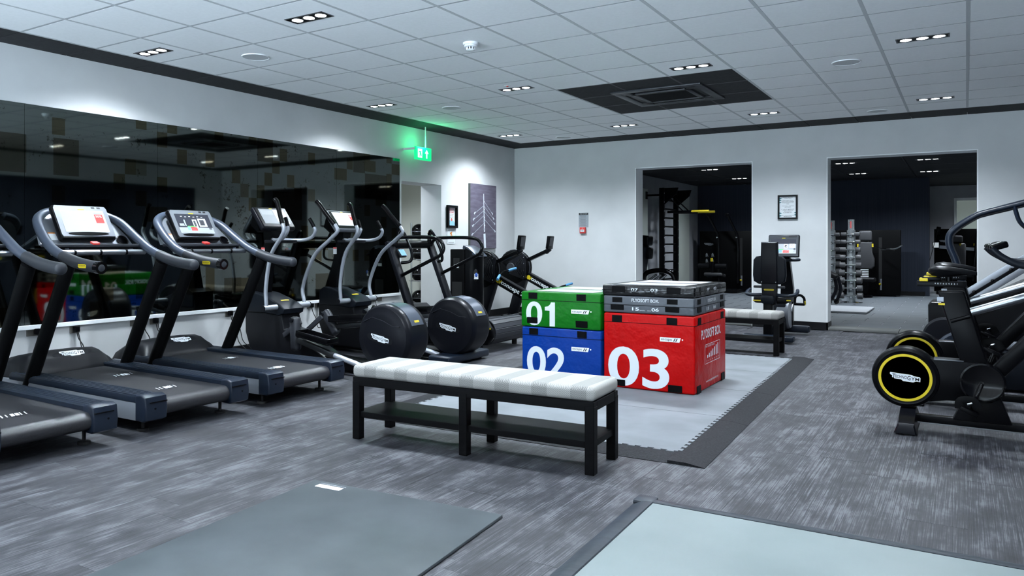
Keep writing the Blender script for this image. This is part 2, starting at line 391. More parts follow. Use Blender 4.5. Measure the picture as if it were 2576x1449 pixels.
for a, b_ in ((XL + .004, x0 - .003), (x1 + .003, XR - .004)):
    for c, d in ((y1 + .003, YB - .004), (YF + .004, y0 - .003)):
        B().box2((a, c, HC), (b_, d, HC + .012)).obj('border_tile', 'tile_black', ceil, 0)
# left wall with a doorway recess at its far end
DY0, DY1, DZ = 8.30, 9.25, 2.03
b = B()
b.box2((XL - .37, YF, 0), (XL, DY0, HC + .15)); b.box2((XL - .37, DY1, 0), (XL, YB + XW, HC + .15)); b.box2((XL - .37, DY0, DZ), (XL, DY1, HC + .15))
struct(b, 'wall_left', 'wall_white', 'rough white plastered wall that carries the dark mirror panels', 'wall')
# wall at the far end with its two openings
O1 = (-4.294, -2.55); O2 = (-1.585, .127); OZ = 2.345
b = B()
for a, c in ((XL, O1[0]), (O1[1], O2[0]), (O2[1], XR)): b.box2((a, YB, 0), (c, YB + XW, HC + .15))
b.box2((XR + .2, YB, 0), (3.6, YB + XW, HC + .15))
for a, c in (O1, O2): b.box2((a, YB, OZ), (c, YB + XW, HC + .15))
struct(b, 'wall_back', 'wall_white', 'white plastered wall with two wide openings to the weights room', 'wall')
struct(B().box2((XR, YF, 0), (XR + .2, YB + XW, HC + .15)), 'wall_right', 'wall_white', 'white wall on the right behind the bikes', 'wall')
struct(B().box2((XL, YF - .2, 0), (XR, YF, .12)).box2((XL, YF - .2, 2.62), (XR, YF, HC + .15)), 'wall_rear', 'wall_white', 'white wall behind the viewer with a wide window', 'wall')
mat('paving', (.42, .54, .66), .8)  # unseen slab added to throw sunlight up through the rear window
struct(B().box2((-22, -40, -.3), (18, YF - .2, -.05)), 'ground', 'paving', 'pale sunlit paving outside the window behind the viewer', 'ground')
w_ = thing('window_1', 'wide daylight window behind the viewer', 'window', (0, YF - .1, 0)); w_['kind'] = 'structure'  # added out of view so the bounced sunlight can enter
for k in range(6): B().box2((XL + k * (XR - XL - .06) / 5, -.04, .12), (XL + .06 + k * (XR - XL - .06) / 5, .04, 2.62)).obj('mullion', 'trim_white', w_, 0)
tag(B().box2((XR - .03, 1.6, .1), (XR, 10.7, 2.36), bev=.004).obj('wall_panel', 'wall_navy', None, 0), 'dark panel covering the lower right wall', 'wall panel')
# skirting boards
def skirt(a, b_, nm='baseboard_left', lab='black skirting board'):
    o = B().box2((*a, 0), (*b_, .10)).box2((*a, .10), (*[(b_[k] + a[k]) / 2 + (b_[k] - a[k]) * (.5 if abs(b_[k] - a[k]) > .1 else .2) for k in (0, 1)], .125)).obj(nm, 'trim_black', None, 0)
    return tag(o, lab, 'skirting board', kind='structure')
for nm, a, b_, lab in (('baseboard_left', (XL, YF), (XL + .02, DY0), 'black skirting board below the mirror wall'),
                       ('baseboard_left', (XL, DY1), (XL + .02, YB), 'black skirting board below the rowing picture'),
                       ('baseboard_back', (XL, YB - .02), (O1[0], YB), 'black skirting board behind the rowing machines'),
                       ('baseboard_back', (O1[1], YB - .02), (O2[0] + .02, YB), 'black skirting board on the pier between the openings'),
                       ('baseboard_back', (O2[1] - .02, YB - .02), (XR, YB), 'black skirting board right of the wide opening')):
    o = B().box2((*a, .0), (*b_, .105), bev=.003, seg=1).obj(nm, 'trim_black', None, 0); tag(o, lab, 'skirting board', kind='structure')
    if 'pier' in lab:
        B().box2((O2[0], YB - .02, 0), (O2[0] + .02, YB + XW, .105)).obj('return', 'trim_black', o, 0)
# white casing of the openings: slim trim proud of the reveals
for k, ((a, c), nm) in enumerate(((O1, 'narrow'), (O2, 'wide'))):
    b = B().box2((a, YB + .001, 0), (a + .012, YB + XW, OZ)).box2((c - .012, YB + .001, 0), (c, YB + XW, OZ)).box2((a + .012, YB + .001, OZ - .012), (c - .012, YB + XW, OZ))
    tag(b.obj('trim_%d' % (k + 1), 'trim_white', None, 0), 'white lining of the %s opening to the weights room' % nm, 'trim', kind='structure')
    st = thing('threshold', 'low grey concrete threshold of the %s opening' % nm, 'threshold', ((a + c) / 2, YB, 0)); st['kind'] = 'structure'
    w = (c - a - .024) / 2
    for q in (-1, 1): B().box2((q * .002, -.02, 0), (q * w, XW, Z2 + .012), bev=.01, seg=2).obj('kerb_stone', 'concrete', st, 30)
# doorway recess on the left: a bright little lobby behind the wall
LX = XL - .37
b = B().box2((LX - 1.4, DY0 - .9, -.1), (LX, DY0 - .8, 2.5)).box2((LX - 1.4, DY1 + .9, -.1), (LX, DY1 + 1.0, 2.5)).box2((LX - 1.5, DY0 - .9, -.1), (LX - 1.4, DY1 + 1.0, 2.5)).box2((LX - 1.5, DY0 - .9, 2.42), (LX, DY1 + 1, 2.5))
struct(b, 'wall_lobby', 'wall_cream', 'pale walls of the small lobby seen through the left doorway', 'wall')
struct(B().box2((LX - 1.5, DY0 - .9, -.1), (XL, DY1 + 1, -.004)), 'floor', 'vinyl_plank', 'grey floor of the lobby behind the left doorway', 'floor')
d = thing('door_1', 'white framed door with dark glass inside the left doorway', 'door', (LX - 1.39, 9.3, 0)); d['kind'] = 'structure'
B().box2((-.01, -.42, 0), (.03, .42, 2.05), bev=.005).obj('frame', 'trim_white', d, 0)
B().box2((.03, -.32, .25), (.036, .32, 1.92)).obj('pane', 'glass_dark', d, 0)
B().cyl((.04, .36, 1.0), (.09, .36, 1.0), .012).cyl((.085, .36, 1.0), (.085, .26, 1.0), .010).obj('handle', 'steel', d)
# ---------------------------------------------------------------- weights room beyond
struct(B().box2((X2, YB + XW, -.2), (3.6, 23.2, Z2 - .004)), 'floor', 'r2_joint', 'grey floor of the weights room', 'floor')
fl2 = [o for o in COL.objects if o.name.startswith('floor')][-1]
rt = B().box((0, 0, -.002), (.488, .4965, .006)).mesh('floor_tile', 'r2_tile', 0)
for j in range(16):
    for i in range(14):
        inst('floor_tile', rt, fl2, (X2 + .25 + i * .5 + (j % 2) * .25 - .1, YB + XW + .25 + .5 * j, Z2))
struct(B().box2((X2, YB + XW, H2), (3.6, 23.2, H2 + .15)), 'ceiling', 'tile_black', 'black ceiling of the weights room', 'ceiling')
cl2 = [o for o in COL.objects if o.name.startswith('ceiling') and o.parent is None][-1]
for k in range(6): B().box2((X2 + 1.15 + 1.2 * k, YB + XW, H2 - .003), (X2 + 1.175 + 1.2 * k, Y2 + 3, H2)).obj('tee_bar', 'charcoal', cl2, 0)
for k in range(7): B().box2((X2, YB + 1.2 + 1.2 * k, H2 - .002), (3.5, YB + 1.22 + 1.2 * k, H2)).obj('cross_tee', 'grid_black', cl2, 0)
struct(B().box2((X2 - .2, YB + XW, 0), (X2, 23.2, H2 + .15)), 'wall_far_left', 'wall_grey', 'grey side wall of the weights room behind the climbing ladder', 'wall')
struct(B().box2((X2, Y2, 0), (-.74, Y2 + .15, H2)).box2((-.74, Y2 - .02, 0), (-.66, Y2 + .15, H2)), 'wall_far', 'wall_navy', 'dark navy end wall of the weights room', 'wall')
struct(B().box2((-2.4, 22.6, 0), (3.6, 22.8, H2)), 'wall_far_back', 'wall_grey', 'grey wall beyond the navy wall with a pale door', 'wall')  # alcove modelled where a wall mirror would show its reflection
struct(B().box2((3.4, YB + XW, 0), (3.6, 23.2, H2)), 'wall_far_right', 'wall_grey', 'grey right hand wall of the weights room', 'wall')
o = B().box2((X2 + .3, Y2 - .02, Z2), (-.74, Y2, .12)).obj('baseboard_far', 'trim_black', None, 0); tag(o, 'black skirting board below the navy wall', 'skirting board', kind='structure')
d = thing('door_2', 'pale frosted door with a light frame at the far end', 'door', (.25, 22.59, 0)); d['kind'] = 'structure'  # solid door standing in for one seen in the mirror
B().box2((-.5, -.03, 0), (.5, .01, 2.29), bev=.004).obj('frame', 'trim_white', d, 0)
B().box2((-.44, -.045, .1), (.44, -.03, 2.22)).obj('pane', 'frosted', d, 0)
for k, (a, c, lab) in enumerate(((15.0, 15.75, 'narrow pale panel strip left of the climbing ladder'), (17.55, 18.67, 'tall pale panel on the grey wall right of the climbing ladder'))):
    tag(B().box2((X2, a, .08), (X2 + .012, c, 2.32), bev=.003).obj('wall_panel', 'mirror_pale', None, 0), lab, 'wall panel')
# ---------------------------------------------------------------- dark mirror panels and the ledge under them
mj = [.826, 2.061, 3.296, 4.529, 5.760, 7.003, 8.251]
names = ['outside the left edge of the view', 'at the left edge of the view', 'behind the nearest treadmills', 'behind the treadmill with the gym picture', 'behind the first cross trainer', 'beside the doorway, behind the second cross trainer']
for k in range(6):
    o = B().box2((XL + .003, mj[k] + .001, .515), (XL + .009, mj[k + 1] - .001, 2.322)).obj('mirror_panel', 'antique_mirror', None, 0)
    tag(o, 'dark speckled antique mirror panel ' + names[k], 'mirror', 'antique mirror panels on the left wall')
o = B().box2((XL, mj[0], .513), (XL + .0028, mj[6], 2.324)).obj('trim_4', 'black_matt', None, 0); tag(o, 'dark backing board behind the mirror panels', 'trim', kind='structure')
o = B().box2((XL, YF + .2, .475), (XL + .022, 8.26, .512), bev=.004).obj('trim_3', 'trim_white', None, 0); tag(o, 'white ledge strip under the dark mirror', 'trim', kind='structure')
# ---------------------------------------------------------------- ceiling fittings
def downlight(x, y, z, label, grp, watts, active=True):
    t = thing('downlight', label, 'ceiling light', (x, y, z), 0, grp)
    b = B().box2((-.18, -.065, -.004), (.18, -.055, .004)).box2((-.18, .055, -.004), (.18, .065, .004)).box2((-.18, -.065, -.004), (-.17, .065, .004)).box2((.17, -.065, -.004), (.18, .065, .004))
    b.obj('frame', 'dark_steel', t, 0)
    B().box2((-.17, -.055, -.0012), (.17, .055, .0)).obj('tray', 'black_matt', t, 0)
    for q in (-1, 0, 1):
        B().lathe([(.047, -.0012), (.047, -.005), (.039, -.003)], (q * .112, 0, 0), 'z', 20).obj('lamp_ring', 'chrome', t)
        B().lathe([(.0005, -.0035), (.039, -.0035), (.039, -.0025), (.0005, -.0025)], (q * .112, 0, 0), 'z', 20).obj('bulb', 'lamp_glow', t)
        if watts:
            L = bpy.data.lights.new('lamp', 'SPOT'); L.energy = watts; L.color = LAMP_COL; L.spot_size = R(144); L.spot_blend = 1.0; L.shadow_soft_size = .03
            o = bpy.data.objects.new('lamp', L); COL.objects.link(o); o.parent = t; o.location = (q * .112, 0, -.012)
    return t
LX_ = (-5.69, -3.90, -2.09, -.285); LY_ = (.97, 3.967, 6.967, 9.967)
where = {(-5.69, 3.967): 'above the near treadmills beside the mirror wall', (-3.90, 3.967): 'large in view at the top, left of the smoke detector',
         (-5.69, 6.967): 'beside the black border left of the exit sign', (-3.90, 6.967): 'under the small ceiling sensor', (-2.09, 6.967): 'just in front of the black air conditioning square',
         (-.285, 6.967): 'at the upper right, nearest the viewer', (-5.69, 9.967): 'in the far left corner of the ceiling', (-3.90, 9.967): 'behind the black air conditioning square, left one',
         (-2.09, 9.967): 'behind the black air conditioning square, right one', (-.285, 9.967): 'above the wide opening at the right'}
for x in LX_:
    for y in LY_:
        downlight(x, y, HC, 'recessed triple spotlight ' + where.get((x, y), ('out of view, first row behind the viewer, ' if y < 2 else 'just above the picture, ') + {-5.69: 'nearest the mirror wall', -3.90: 'second from the mirror wall', -2.09: 'third from the mirror wall', -.285: 'nearest the right wall'}[x]), 'triple spotlights in the white ceiling', LAMP_W)
for k, (x, y, w) in enumerate(((-4.16, 15.07, 'above the climbing ladder'), (-4.18, 17.5, 'above the seated pull machine'), (-1.8, 15.17, 'above the dumbbell towers, nearer one'), (-1.86, 17.6, 'above the dumbbell towers, farther one'),
                               (-.54, 15.2, 'at the right of the dark ceiling, nearer one'), (-.61, 17.8, 'at the right of the dark ceiling, farther one'))):
    downlight(x, y, H2, 'triple spotlight in the black ceiling ' + w, 'triple spotlights in the black ceiling', 62.0)
downlight(.55, 21.0, H2, 'triple spotlight beyond the navy wall in front of the pale door', 'triple spotlights in the black ceiling', 60.0)  # extra fitting put in to lift the dark alcove
for x, y, w in ((-5.10, 4.55, 'near the left border, closest to the viewer'), (-5.09, 7.54, 'left, above the exit sign'), (-.885, 7.53, 'right of the black square'), (-.895, 10.53, 'above the wide opening'), (-5.096, 10.56, 'in the far left corner')):
    t = thing('ceiling_speaker', 'round white flush ceiling speaker ' + w, 'speaker', (x, y, HC), 0, 'round ceiling speakers')
    B().lathe([(.001, -.006), (.108, -.006), (.108, .004), (.001, .004)], n=40).obj('grille', 'grid_white', t)
    B().lathe([(.108, -.004), (.110, -.008), (.118, -.007), (.120, .002), (.108, .002)], n=40).obj('ring', 'trim_white', t)
t = thing('smoke_detector', 'white round smoke detector hanging from a ceiling tile', 'smoke detector', (-3.31, 5.17, HC))
B().lathe([(.001, -.018), (.058, -.018), (.062, -.012), (.062, .002), (.001, .002)]).obj('base', 'trim_white', t)
B().lathe([(.050, -.018), (.052, -.032), (.046, -.036), (.040, -.036), (.040, -.018)]).obj('body', 'trim_white', t)
b = B()
for k in range(10): b.box((.034 * math.cos(k * .628), .034 * math.sin(k * .628), -.046), (.004, .012, .022), (0, 0, k * .628))
b.obj('vent_rib', 'trim_white', t, 0); B().lathe([(.001, -.062), (.026, -.062), (.034, -.056), (.034, -.053), (.001, -.053)]).obj('cap', 'trim_white', t)
B().lathe([(.001, -.053), (.022, -.053), (.022, -.034), (.001, -.034)]).obj('chamber', 'black_matt', t)
t = thing('ceiling_sensor', 'tiny round ceiling sensor beside a spotlight', 'sensor', (-3.905, 6.79, HC))
B().lathe([(.001, -.004), (.030, -.004), (.036, 0), (.001, .002)]).obj('disc', 'trim_white', t); B().lathe([(.001, -.012), (.010, -.010), (.012, -.003), (.001, -.002)]).obj('eye', 'red', t)
# air conditioning cassette in the black square
cx, cy = GX + .6 * 4.5, GY - .3
t = thing('air_conditioner', 'dark square ceiling cassette air conditioner in the black tiles', 'air conditioner', (cx, cy, HC))
b = B()
for sx, sy, w, h in ((0, -.43, .95, .09), (0, .43, .95, .09), (-.43, 0, .09, .77), (.43, 0, .09, .77)): b.box((sx, sy, -.008), (w, h, .020), bev=.005)
b.obj('frame', 'graphite_light', t)
b = B()
for sx, sy, w, h in ((0, -.265, .62, .05), (0, .265, .62, .05), (-.285, 0, .05, .58), (.285, 0, .05, .58)): b.box((sx, sy, -.010), (w, h, .022), bev=.004)
b.obj('inner_frame', 'graphite_light', t)
B().box((0, 0, .012), (.80, .80, .016)).obj('plenum', 'void', t, 0)
for a, dx, dy in ((0, 0, -.345), (0, 0, .345), (90, -.36, 0), (90, .36, 0)):
    B().box((dx, dy, -.004), (.5, .055, .008), (R(28) if a == 0 else 0, 0, R(a)), bev=.002).obj('louvre', 'black', t, 0)
for sx in (-1, 1):
    for sy in (-1, 1): B().box((sx * .345, sy * .335, -.008), (.12, .13, .02), bev=.004).obj('corner', 'graphite', t)
for k in range(24): B().box((0, -.225 + k * .0195, -.01), (.53, .006, .014)).obj('grille_slat', 'black_matt', t, 0)
# ---------------------------------------------------------------- mats
X_, Y_, Z_ = Vector((1, 0, 0)), Vector((0, 1, 0)), Vector((0, 0, 1))
def dovetail(w, l, pitch=.075, d=.022):
    """outline of a jigsaw-edged mat"""
    out = []
    for (x0, y0, x1, y1) in ((0, 0, w, 0), (w, 0, w, l), (w, l, 0, l), (0, l, 0, 0)):
        L = math.hypot(x1 - x0, y1 - y0); n = int(L / pitch); ux, uy = (x1 - x0) / L, (y1 - y0) / L; nx, ny = uy, -ux
        for k in range(n):
            for t, o in ((.0, 0), (.27, 0), (.20, d), (.80, d), (.73, 0)):
                s = (k + t) * L / n; out.append((x0 + ux * s + nx * o, y0 + uy * s + ny * o))
    return out
rz = R(1.85)
MW, ML = 2.36, 4.42
t = thing('plyo_mat', 'large pale grey exercise mat with dark jigsaw border under the boxes', 'mat', (-1.15 - MW * math.cos(rz), 4.076 - MW * math.sin(rz), 0), rz)
bw, rw = .10, .10
def ramp_piece(a, b_, inward, name='edge_ramp'):
    """a length of border: flat inner strip and a ramp down to the floor; a -> b_ runs along the outside"""
    a, b_ = Vector((*a, 0)), Vector((*b_, 0)); u = (b_ - a).normalized(); v = Vector((*inward, 0))
    sec = [(0, .001), (0, .003), (rw, .018), (rw + bw, .018), (rw + bw, .001)]
    q = B(); q.loft([[p + v * s + Z_ * h for s, h in sec] for p in (a + u * .001, b_ - u * .001)]); return q.obj(name, 'mat_border', t, 25)
for k in range(4):
    y0_, y1_ = ML * k / 4, ML * (k + 1) / 4
    ramp_piece((MW, y0_), (MW, y1_), (-1, 0)); ramp_piece((0, y0_), (0, y1_), (1, 0))
for k in range(2):
    a, c = rw + bw + (MW - .4) * k / 2, rw + bw + (MW - .4) * (k + 1) / 2
    ramp_piece((a, 0), (c, 0), (0, 1)); ramp_piece((a, ML), (c, ML), (0, -1))
w_, l_ = MW - .4, ML - .4
B().prism([(x + .2, y + .2) for x, y in dovetail(w_, l_)], .004, .0215, 'z').obj('mat_panel', 'mat_light', t, 0)
for k in (1, 2, 3): B().box2((.2, .2 + l_ * k / 4 - .002, .0213), (.2 + w_, .2 + l_ * k / 4 + .002, .0218)).obj('seam', 'mat_border', t, 0)
# thin grey mat in the foreground
rz = R(4.6); c, s = math.cos(rz), math.sin(rz)
t = thing('exercise_mat', 'thin dark grey exercise mat lying alone in the left foreground', 'mat', (-1.677, 2.877, 0), rz)
B().box2((-1.03, -2.05, .001), (0, 0, .015), bev=.004).obj('sheet', 'mat_grey', t, 30)
def quad(name, m, par, x0, y0, x1, y1, z): return B().poly([(x0, y0, z), (x1, y0, z), (x1, y1, z), (x0, y1, z)]).obj(name, m, par, 0)
lb = quad('label', 'white', t, -.965, -.085, -.82, -.045, .0154)
text(lb, 'escape', .026, (-.855, -.054, .0155), (-1, 0, 0), (0, -1, 0), 'print_grey', width=.075)
text(lb, 'www.escapefitness.com', .010, (-.815, -.028, .0153), (-1, 0, 0), (0, -1, 0), 'white', width=.15)
# pale platform in the right foreground
t = thing('lifting_platform', 'pale green-grey floor platform with dark sloping edging in the right foreground', 'platform', (-1.27, 3.43, 0), R(1.6))
B().box2((.075, -2.6, .001), (2.2, -.10, .028)).obj('panel', 'platform_top', t, 0)
def edge(a, b_, v, nm='edging'):
    a, b_, v = Vector((*a, 0)), Vector((*b_, 0)), Vector((*v, 0))
    sec = [(0, .001), (.002, .006), (.05, .030), (.075, .033), (.095, .033), (.098, .030), (.098, .001)]
    q = B(); q.loft([[p + v * s_ * (k_ and 1 or 1) + Z_ * h for s_, h in sec] for k_, p in ((0, a), (1, b_))]); return q.obj(nm, 'platform_edge', t, 20)
edge((.098, 0), (2.2, 0), (0, -1)); edge((0, -.098), (0, -2.6), (1, 0))
B().prism([(0, 0), (.096, 0), (.096, -.096), (0, -.096)], .001, .029, 'z', bev=.012).obj('corner_piece', 'platform_edge', t, 30)
# ---------------------------------------------------------------- soft plyometric boxes
def velcro(p, face, u, z, w=.085, h=.055, flap=False):
    """black hook-and-loop patch; face 'f' = front (towards -y), 'r' = right side (+x)"""
    q = B(); th = .006 if flap else .003
    if face == 'f': q.box((u, -th / 2, z), (w, th, h), (R(4) if flap else 0, 0, 0), bev=.001, seg=1)
    else: q.box((p['w'] + th / 2, u, z), (th, w, h), (0, R(-4) if flap else 0, 0), bev=.001, seg=1)
    return q.obj('velcro_flap' if flap else 'velcro_patch', 'black_matt', p['o'], 0)
def plyo(name, label, leather, x, y, z, w, d, h, rz=0.0):
    o = thing(name, label, 'plyometric box', (x, y, z), rz, 'stacked soft plyometric boxes'); p = {'o': o, 'w': w, 'd': d, 'h': h}
    B().box2((0, 0, .001), (w, d, h - .001), bev=.014, seg=3).obj('cover', leather, o, 50)
    zs = h - .075 if h > .2 else h * .46
    B().box2((-.0015, -.0015, zs), (w + .0015, d + .0015, zs + .004)).obj('zip_seam', 'black_matt', o, 0)
    for k in (0, 1): B().box2((.10, .07 + k * .42, h - .0005), (w - .10, .07 + k * .42 + .34, h + .0012)).obj('grip_strip', 'top_grey', o, 0)
    return p
def escape_tag(p, x, z, wd=.15):
    o = plate(p['o'], [(0, 0), (wd * .93, 0), (wd, .034), (0, .034)], (x, -.0005, z), X_, Z_, 'white', 'maker_tag')
    text(o, 'escape', .020, (x + .01, -.0018, z + .004), X_, Z_, 'print_black', width=.085)
    for k in (0, 1): plate(o, [(0, 0), (.008, 0), (.020, .024), (.012, .024)], (x + .105 + k * .016, -.0018, z + .005), X_, Z_, 'print_black', 'stroke', .0003)
    B().lathe([(.004, -.0008), (.006, -.0008), (.006, -.0003), (.004, -.0003)], (x + wd + .012, 0, z + .022), 'y', 14).obj('ring', 'white', o)
BZ = .0225
XRED, YRED, WB, DB = -2.475, 5.875, .742, .90
red = plyo('plyo_box', 'big red plyometric box numbered 03 at the bottom of the right stack', 'leather_red', XRED, YRED, BZ, WB, DB, .60)
grey = plyo('plyo_box', 'low grey plyometric box between the red and the black one', 'leather_grey', XRED - .004, YRED + .004, BZ + .601, WB, DB, .14)
blk = plyo('plyo_box', 'thin shiny black plyometric box on top of the right stack', 'leather_black', XRED - .01, YRED - .006, BZ + .743, WB + .012, DB + .02, .085)
blue = plyo('plyo_box', 'blue plyometric box numbered 02 beneath the green one', 'leather_blue', -3.225, 5.86, BZ, .735, DB, .445)
green = plyo('plyo_box', 'green plyometric box numbered 01 on top of the blue one', 'leather_green', -3.23, 5.855, BZ + .446, .738, DB, .302)
def number(p, s, x, z, h, w): text(p['o'], s, h, (x, -.0006, z), X_, Z_, 'print_white', 'numeral', bold=.022, width=w)
number(red, '03', .04, .018, .315, .505); number(blue, '02', .05, .02, .26, .37); number(green, '0', .05, .012, .205, .155)
plate(green['o'], [(.045, 0), (.095, 0), (.095, .203), (.058, .203), (.05, .185), (.03, .168), (.0, .162), (.0, .132), (.045, .132)], (.23, -.0006, .012), X_, Z_, 'print_white', 'numeral', .0006)
for p, zz in ((red, .555), (blue, .405), (green, .265)):
    for u in (.115, .565): velcro(p, 'f', u, zz)
    for u in (.12, .78): velcro(p, 'r', u, zz)
velcro(red, 'f', .14, .04, .09, .05, True); velcro(red, 'f', .59, .035, .11, .055, True); velcro(red, 'r', .10, .03, .10, .06, True); velcro(red, 'r', .80, .035, .10, .06, True)
velcro(green, 'f', .11, .055, .10, .052, True); velcro(green, 'f', .57, .045, .105, .055, True)
for u in (.12, .57): velcro(grey, 'f', u, .105, .085, .04); velcro(grey, 'f', u, .045, .11, .042, True)
for u in (.12, .78): velcro(grey, 'r', u, .105, .08, .04); velcro(grey, 'r', u, .045, .10, .042, True)
for u in (.14, .59): velcro(blk, 'f', u, .05, .11, .05)
escape_tag(red, .47, .395, .165); escape_tag(blue, .47, .265, .16); escape_tag(green, .475, .13, .165)
FX, SX = X_, Y_                                                    # reading directions on the front and on the right side
text(grey['o'], 'PLYOSOFT BOX.', .026, (.24, -.0006, .093), FX, Z_, 'print_white', bold=.012, width=.225)
for p, zz, a, b2 in ((grey, .024, '15', '06'), (blk, .035, '07', '03')):
    text(p['o'], a, .026, (.245, -.0006, zz), FX, Z_, 'print_white', bold=.02, width=.058); text(p['o'], 'CENTIMETRES', .006, (.306, -.0006, zz), FX, Z_, 'print_white', width=.045)
    text(p['o'], b2, .026, (.405, -.0006, zz), FX, Z_, 'print_white', bold=.02, width=.058); text(p['o'], 'INCHES', .006, (.372, -.0006, zz), FX, Z_, 'print_white', width=.028)
    w = p['w']
    text(p['o'], a, .026, (w + .0006, .33, zz), SX, Z_, 'print_white', bold=.02, width=.065); text(p['o'], b2, .026, (w + .0006, .52, zz), SX, Z_, 'print_white', bold=.02, width=.075)
text(grey['o'], 'PLYOSOFT BOX.', .026, (WB + .0006, .36, .088), SX, Z_, 'print_white', bold=.012, width=.24)
text(red['o'], 'PLYOSOFT BOX.', .075, (WB + .0006, .17, .405), SX, Z_, 'print_white', bold=.02, width=.56)
text(red['o'], 'www.escapefitness.com', .028, (WB + .0006, .30, .045), SX, Z_, 'print_white', width=.36)
b = B()
for a, c in (((.27, .20), (.71, .204)), ((.27, .352), (.71, .356)), ((.27, .20), (.276, .356)), ((.704, .20), (.71, .356))):
    b.poly([(WB + .0007, a[0], a[1]), (WB + .0007, c[0], a[1]), (WB + .0007, c[0], c[1]), (WB + .0007, a[0], c[1])])
b.obj('diagram_frame', 'print_white', red['o'], 0)
text(red['o'], 'MAKE 7 DIFFERENT HEIGHTS', .016, (WB + .0007, .285, .33), SX, Z_, 'print_white', width=.26)
for k in range(7):
    hgt = .022 + .0115 * k
    B().poly([(WB + .0007, .335 + k * .05, .245), (WB + .0007, .36 + k * .05, .245), (WB + .0007, .36 + k * .05, .245 + hgt), (WB + .0007, .335 + k * .05, .245 + hgt)]).obj('diagram_bar', 'print_white', red['o'], 0)
text(red['o'], '7   15   22   30   45   60   75', .009, (WB + .0007, .30, .218), SX, Z_, 'print_white', width=.38)
LU = (0, -1, 0)                                                     # reading direction on the left sides
text(green['o'], 'PLYOSOFT BOX.', .055, (-.0006, .82, .15), LU, Z_, 'print_white', bold=.012, width=.40)
text(green['o'], '0', .13, (-.0006, .30, .06), LU, Z_, 'print_white', 'numeral', bold=.02, width=.09); plate(green['o'], [(.03, 0), (.06, 0), (.06, .13), (.036, .13), (.0, .105), (.0, .085), (.03, .085)], (-.0006, .19, .06), LU, Z_, 'print_white', 'numeral', .0006)
text(blue['o'], '02', .25, (-.0006, .85, .03), LU, Z_, 'print_white', 'numeral', bold=.02, width=.36)
# ---------------------------------------------------------------- upholstered benches
def bench(label, loc, rz, L, W):
    t = thing('upholstered_bench', label, 'bench', loc, rz, 'upholstered benches')
    lg = .052
    for i, x in enumerate((lg / 2, L / 2, L - lg / 2)):
        for y in (lg / 2, W - lg / 2): B().box((x, y, .175), (lg, lg, .35), bev=.003, seg=1).obj('leg', 'wood_black', t, 0)
    for y in (lg / 2, W - lg / 2): B().box((L / 2, y, .350), (L - lg * 2 if 0 else L - .004, lg - .004, .05), bev=.002, seg=1).obj('long_rail', 'wood_black', t, 0)
    for x in (lg / 2, L - lg / 2): B().box((x, W / 2, .350), (lg - .006, W - lg * 2, .05), bev=.002, seg=1).obj('end_rail', 'wood_black', t, 0)
    B().box((L / 2, W / 2, .150), (L - .03, W - .03, .034), bev=.002, seg=1).obj('shelf', 'wood_black', t, 0)
    q = B().box((L / 2, W / 2, .412), (L + .004, W + .004, .075), bev=.026, seg=4)
    for v in q.bm.verts:
        if v.co.z > .425: v.co.z += .018 * max(0, 1 - ((v.co.x - L / 2) / (L / 2)) ** 8) * max(0, 1 - ((v.co.y - W / 2) / (W / 2)) ** 4)
    q.obj('cushion', 'herringbone', t, 60)
    return t
bench('long black bench with pale herringbone cushion in front of the boxes', (-3.122, 3.543, 0), R(3.6), 1.54, .385)
bench('black bench with pale herringbone cushion half hidden behind the red box', (-3.19, 8.495, 0), R(1.0), 1.55, .36)
# ---------------------------------------------------------------- things on the walls
def sockets(y, z, label, gang, plugs, cords):
    t = thing('wall_socket', label, 'socket', (XL, y, z), 0, 'steel sockets under the mirror')
    B().box((.006, 0, 0), (.012, .086 * gang, .088), bev=.003).obj('face_plate', 'socket_steel', t, 0)
    for k in range(gang): B().box((.014, -.043 * (gang - 1) + .086 * k, .022), (.006, .014, .022)).obj('switch', 'black', t, 0)
    for k, py in enumerate(plugs): B().box((.034, py, -.008), (.044, .044, .050), bev=.008).obj('plug', 'black', t)
    for k, pts in enumerate(cords): B().tube(pts, .0042, 6, 6).obj('cord', 'cord', t)
def drop(py, dx, dy, dz=-.30, sw=.05): return [(.04, py, -.03), (.05, py + .01, -.09), (.06, py + sw, -.17), (.05 + dx * .5, py + sw * .6 + dy * .3, -.22 + dz * .3), (.05 + dx, py + dy, dz - .1)]
sockets(3.40, .465, 'double steel socket with a black plug behind the nearest treadmill', 2, (-.01,), (drop(-.01, .08, .05),))
sockets(3.72, .455, 'single steel socket with two loose cords between the two near treadmills', 1, (0,), (drop(0, .05, .03), drop(.01, .06, .08, -.33, .02)))
sockets(4.33, .465, 'double steel socket behind the middle treadmill uprights', 2, (.03,), (drop(.03, .06, .10),))
sockets(4.49, .462, 'single steel socket with twisted cords behind the middle treadmill', 1, (0,), (drop(0, .05, .06), drop(.02, .05, -.03, -.30, .06)))
sockets(5.37, .465, 'steel socket with a black plug behind the last treadmill', 1, (0,), (drop(0, .04, .16), drop(.02, .05, .22, -.30, .08)))
sockets(6.55, .465, 'steel socket with a plug, left of the pair between the cross trainers', 1, (0,), (drop(0, .05, .12, -.16),))
sockets(6.68, .462, 'steel socket with two cords, right of the pair between the cross trainers', 1, (.01,), (drop(.01, .04, .05, -.2, .03), drop(-.01, .05, .09, -.22, .05)))
sockets(7.70, .470, 'steel socket with a plug right of the second cross trainer', 1, (0,), (drop(0, .03, .02),))
sockets(7.83, .470, 'unused steel socket plate nearest the doorway', 1, (), ())
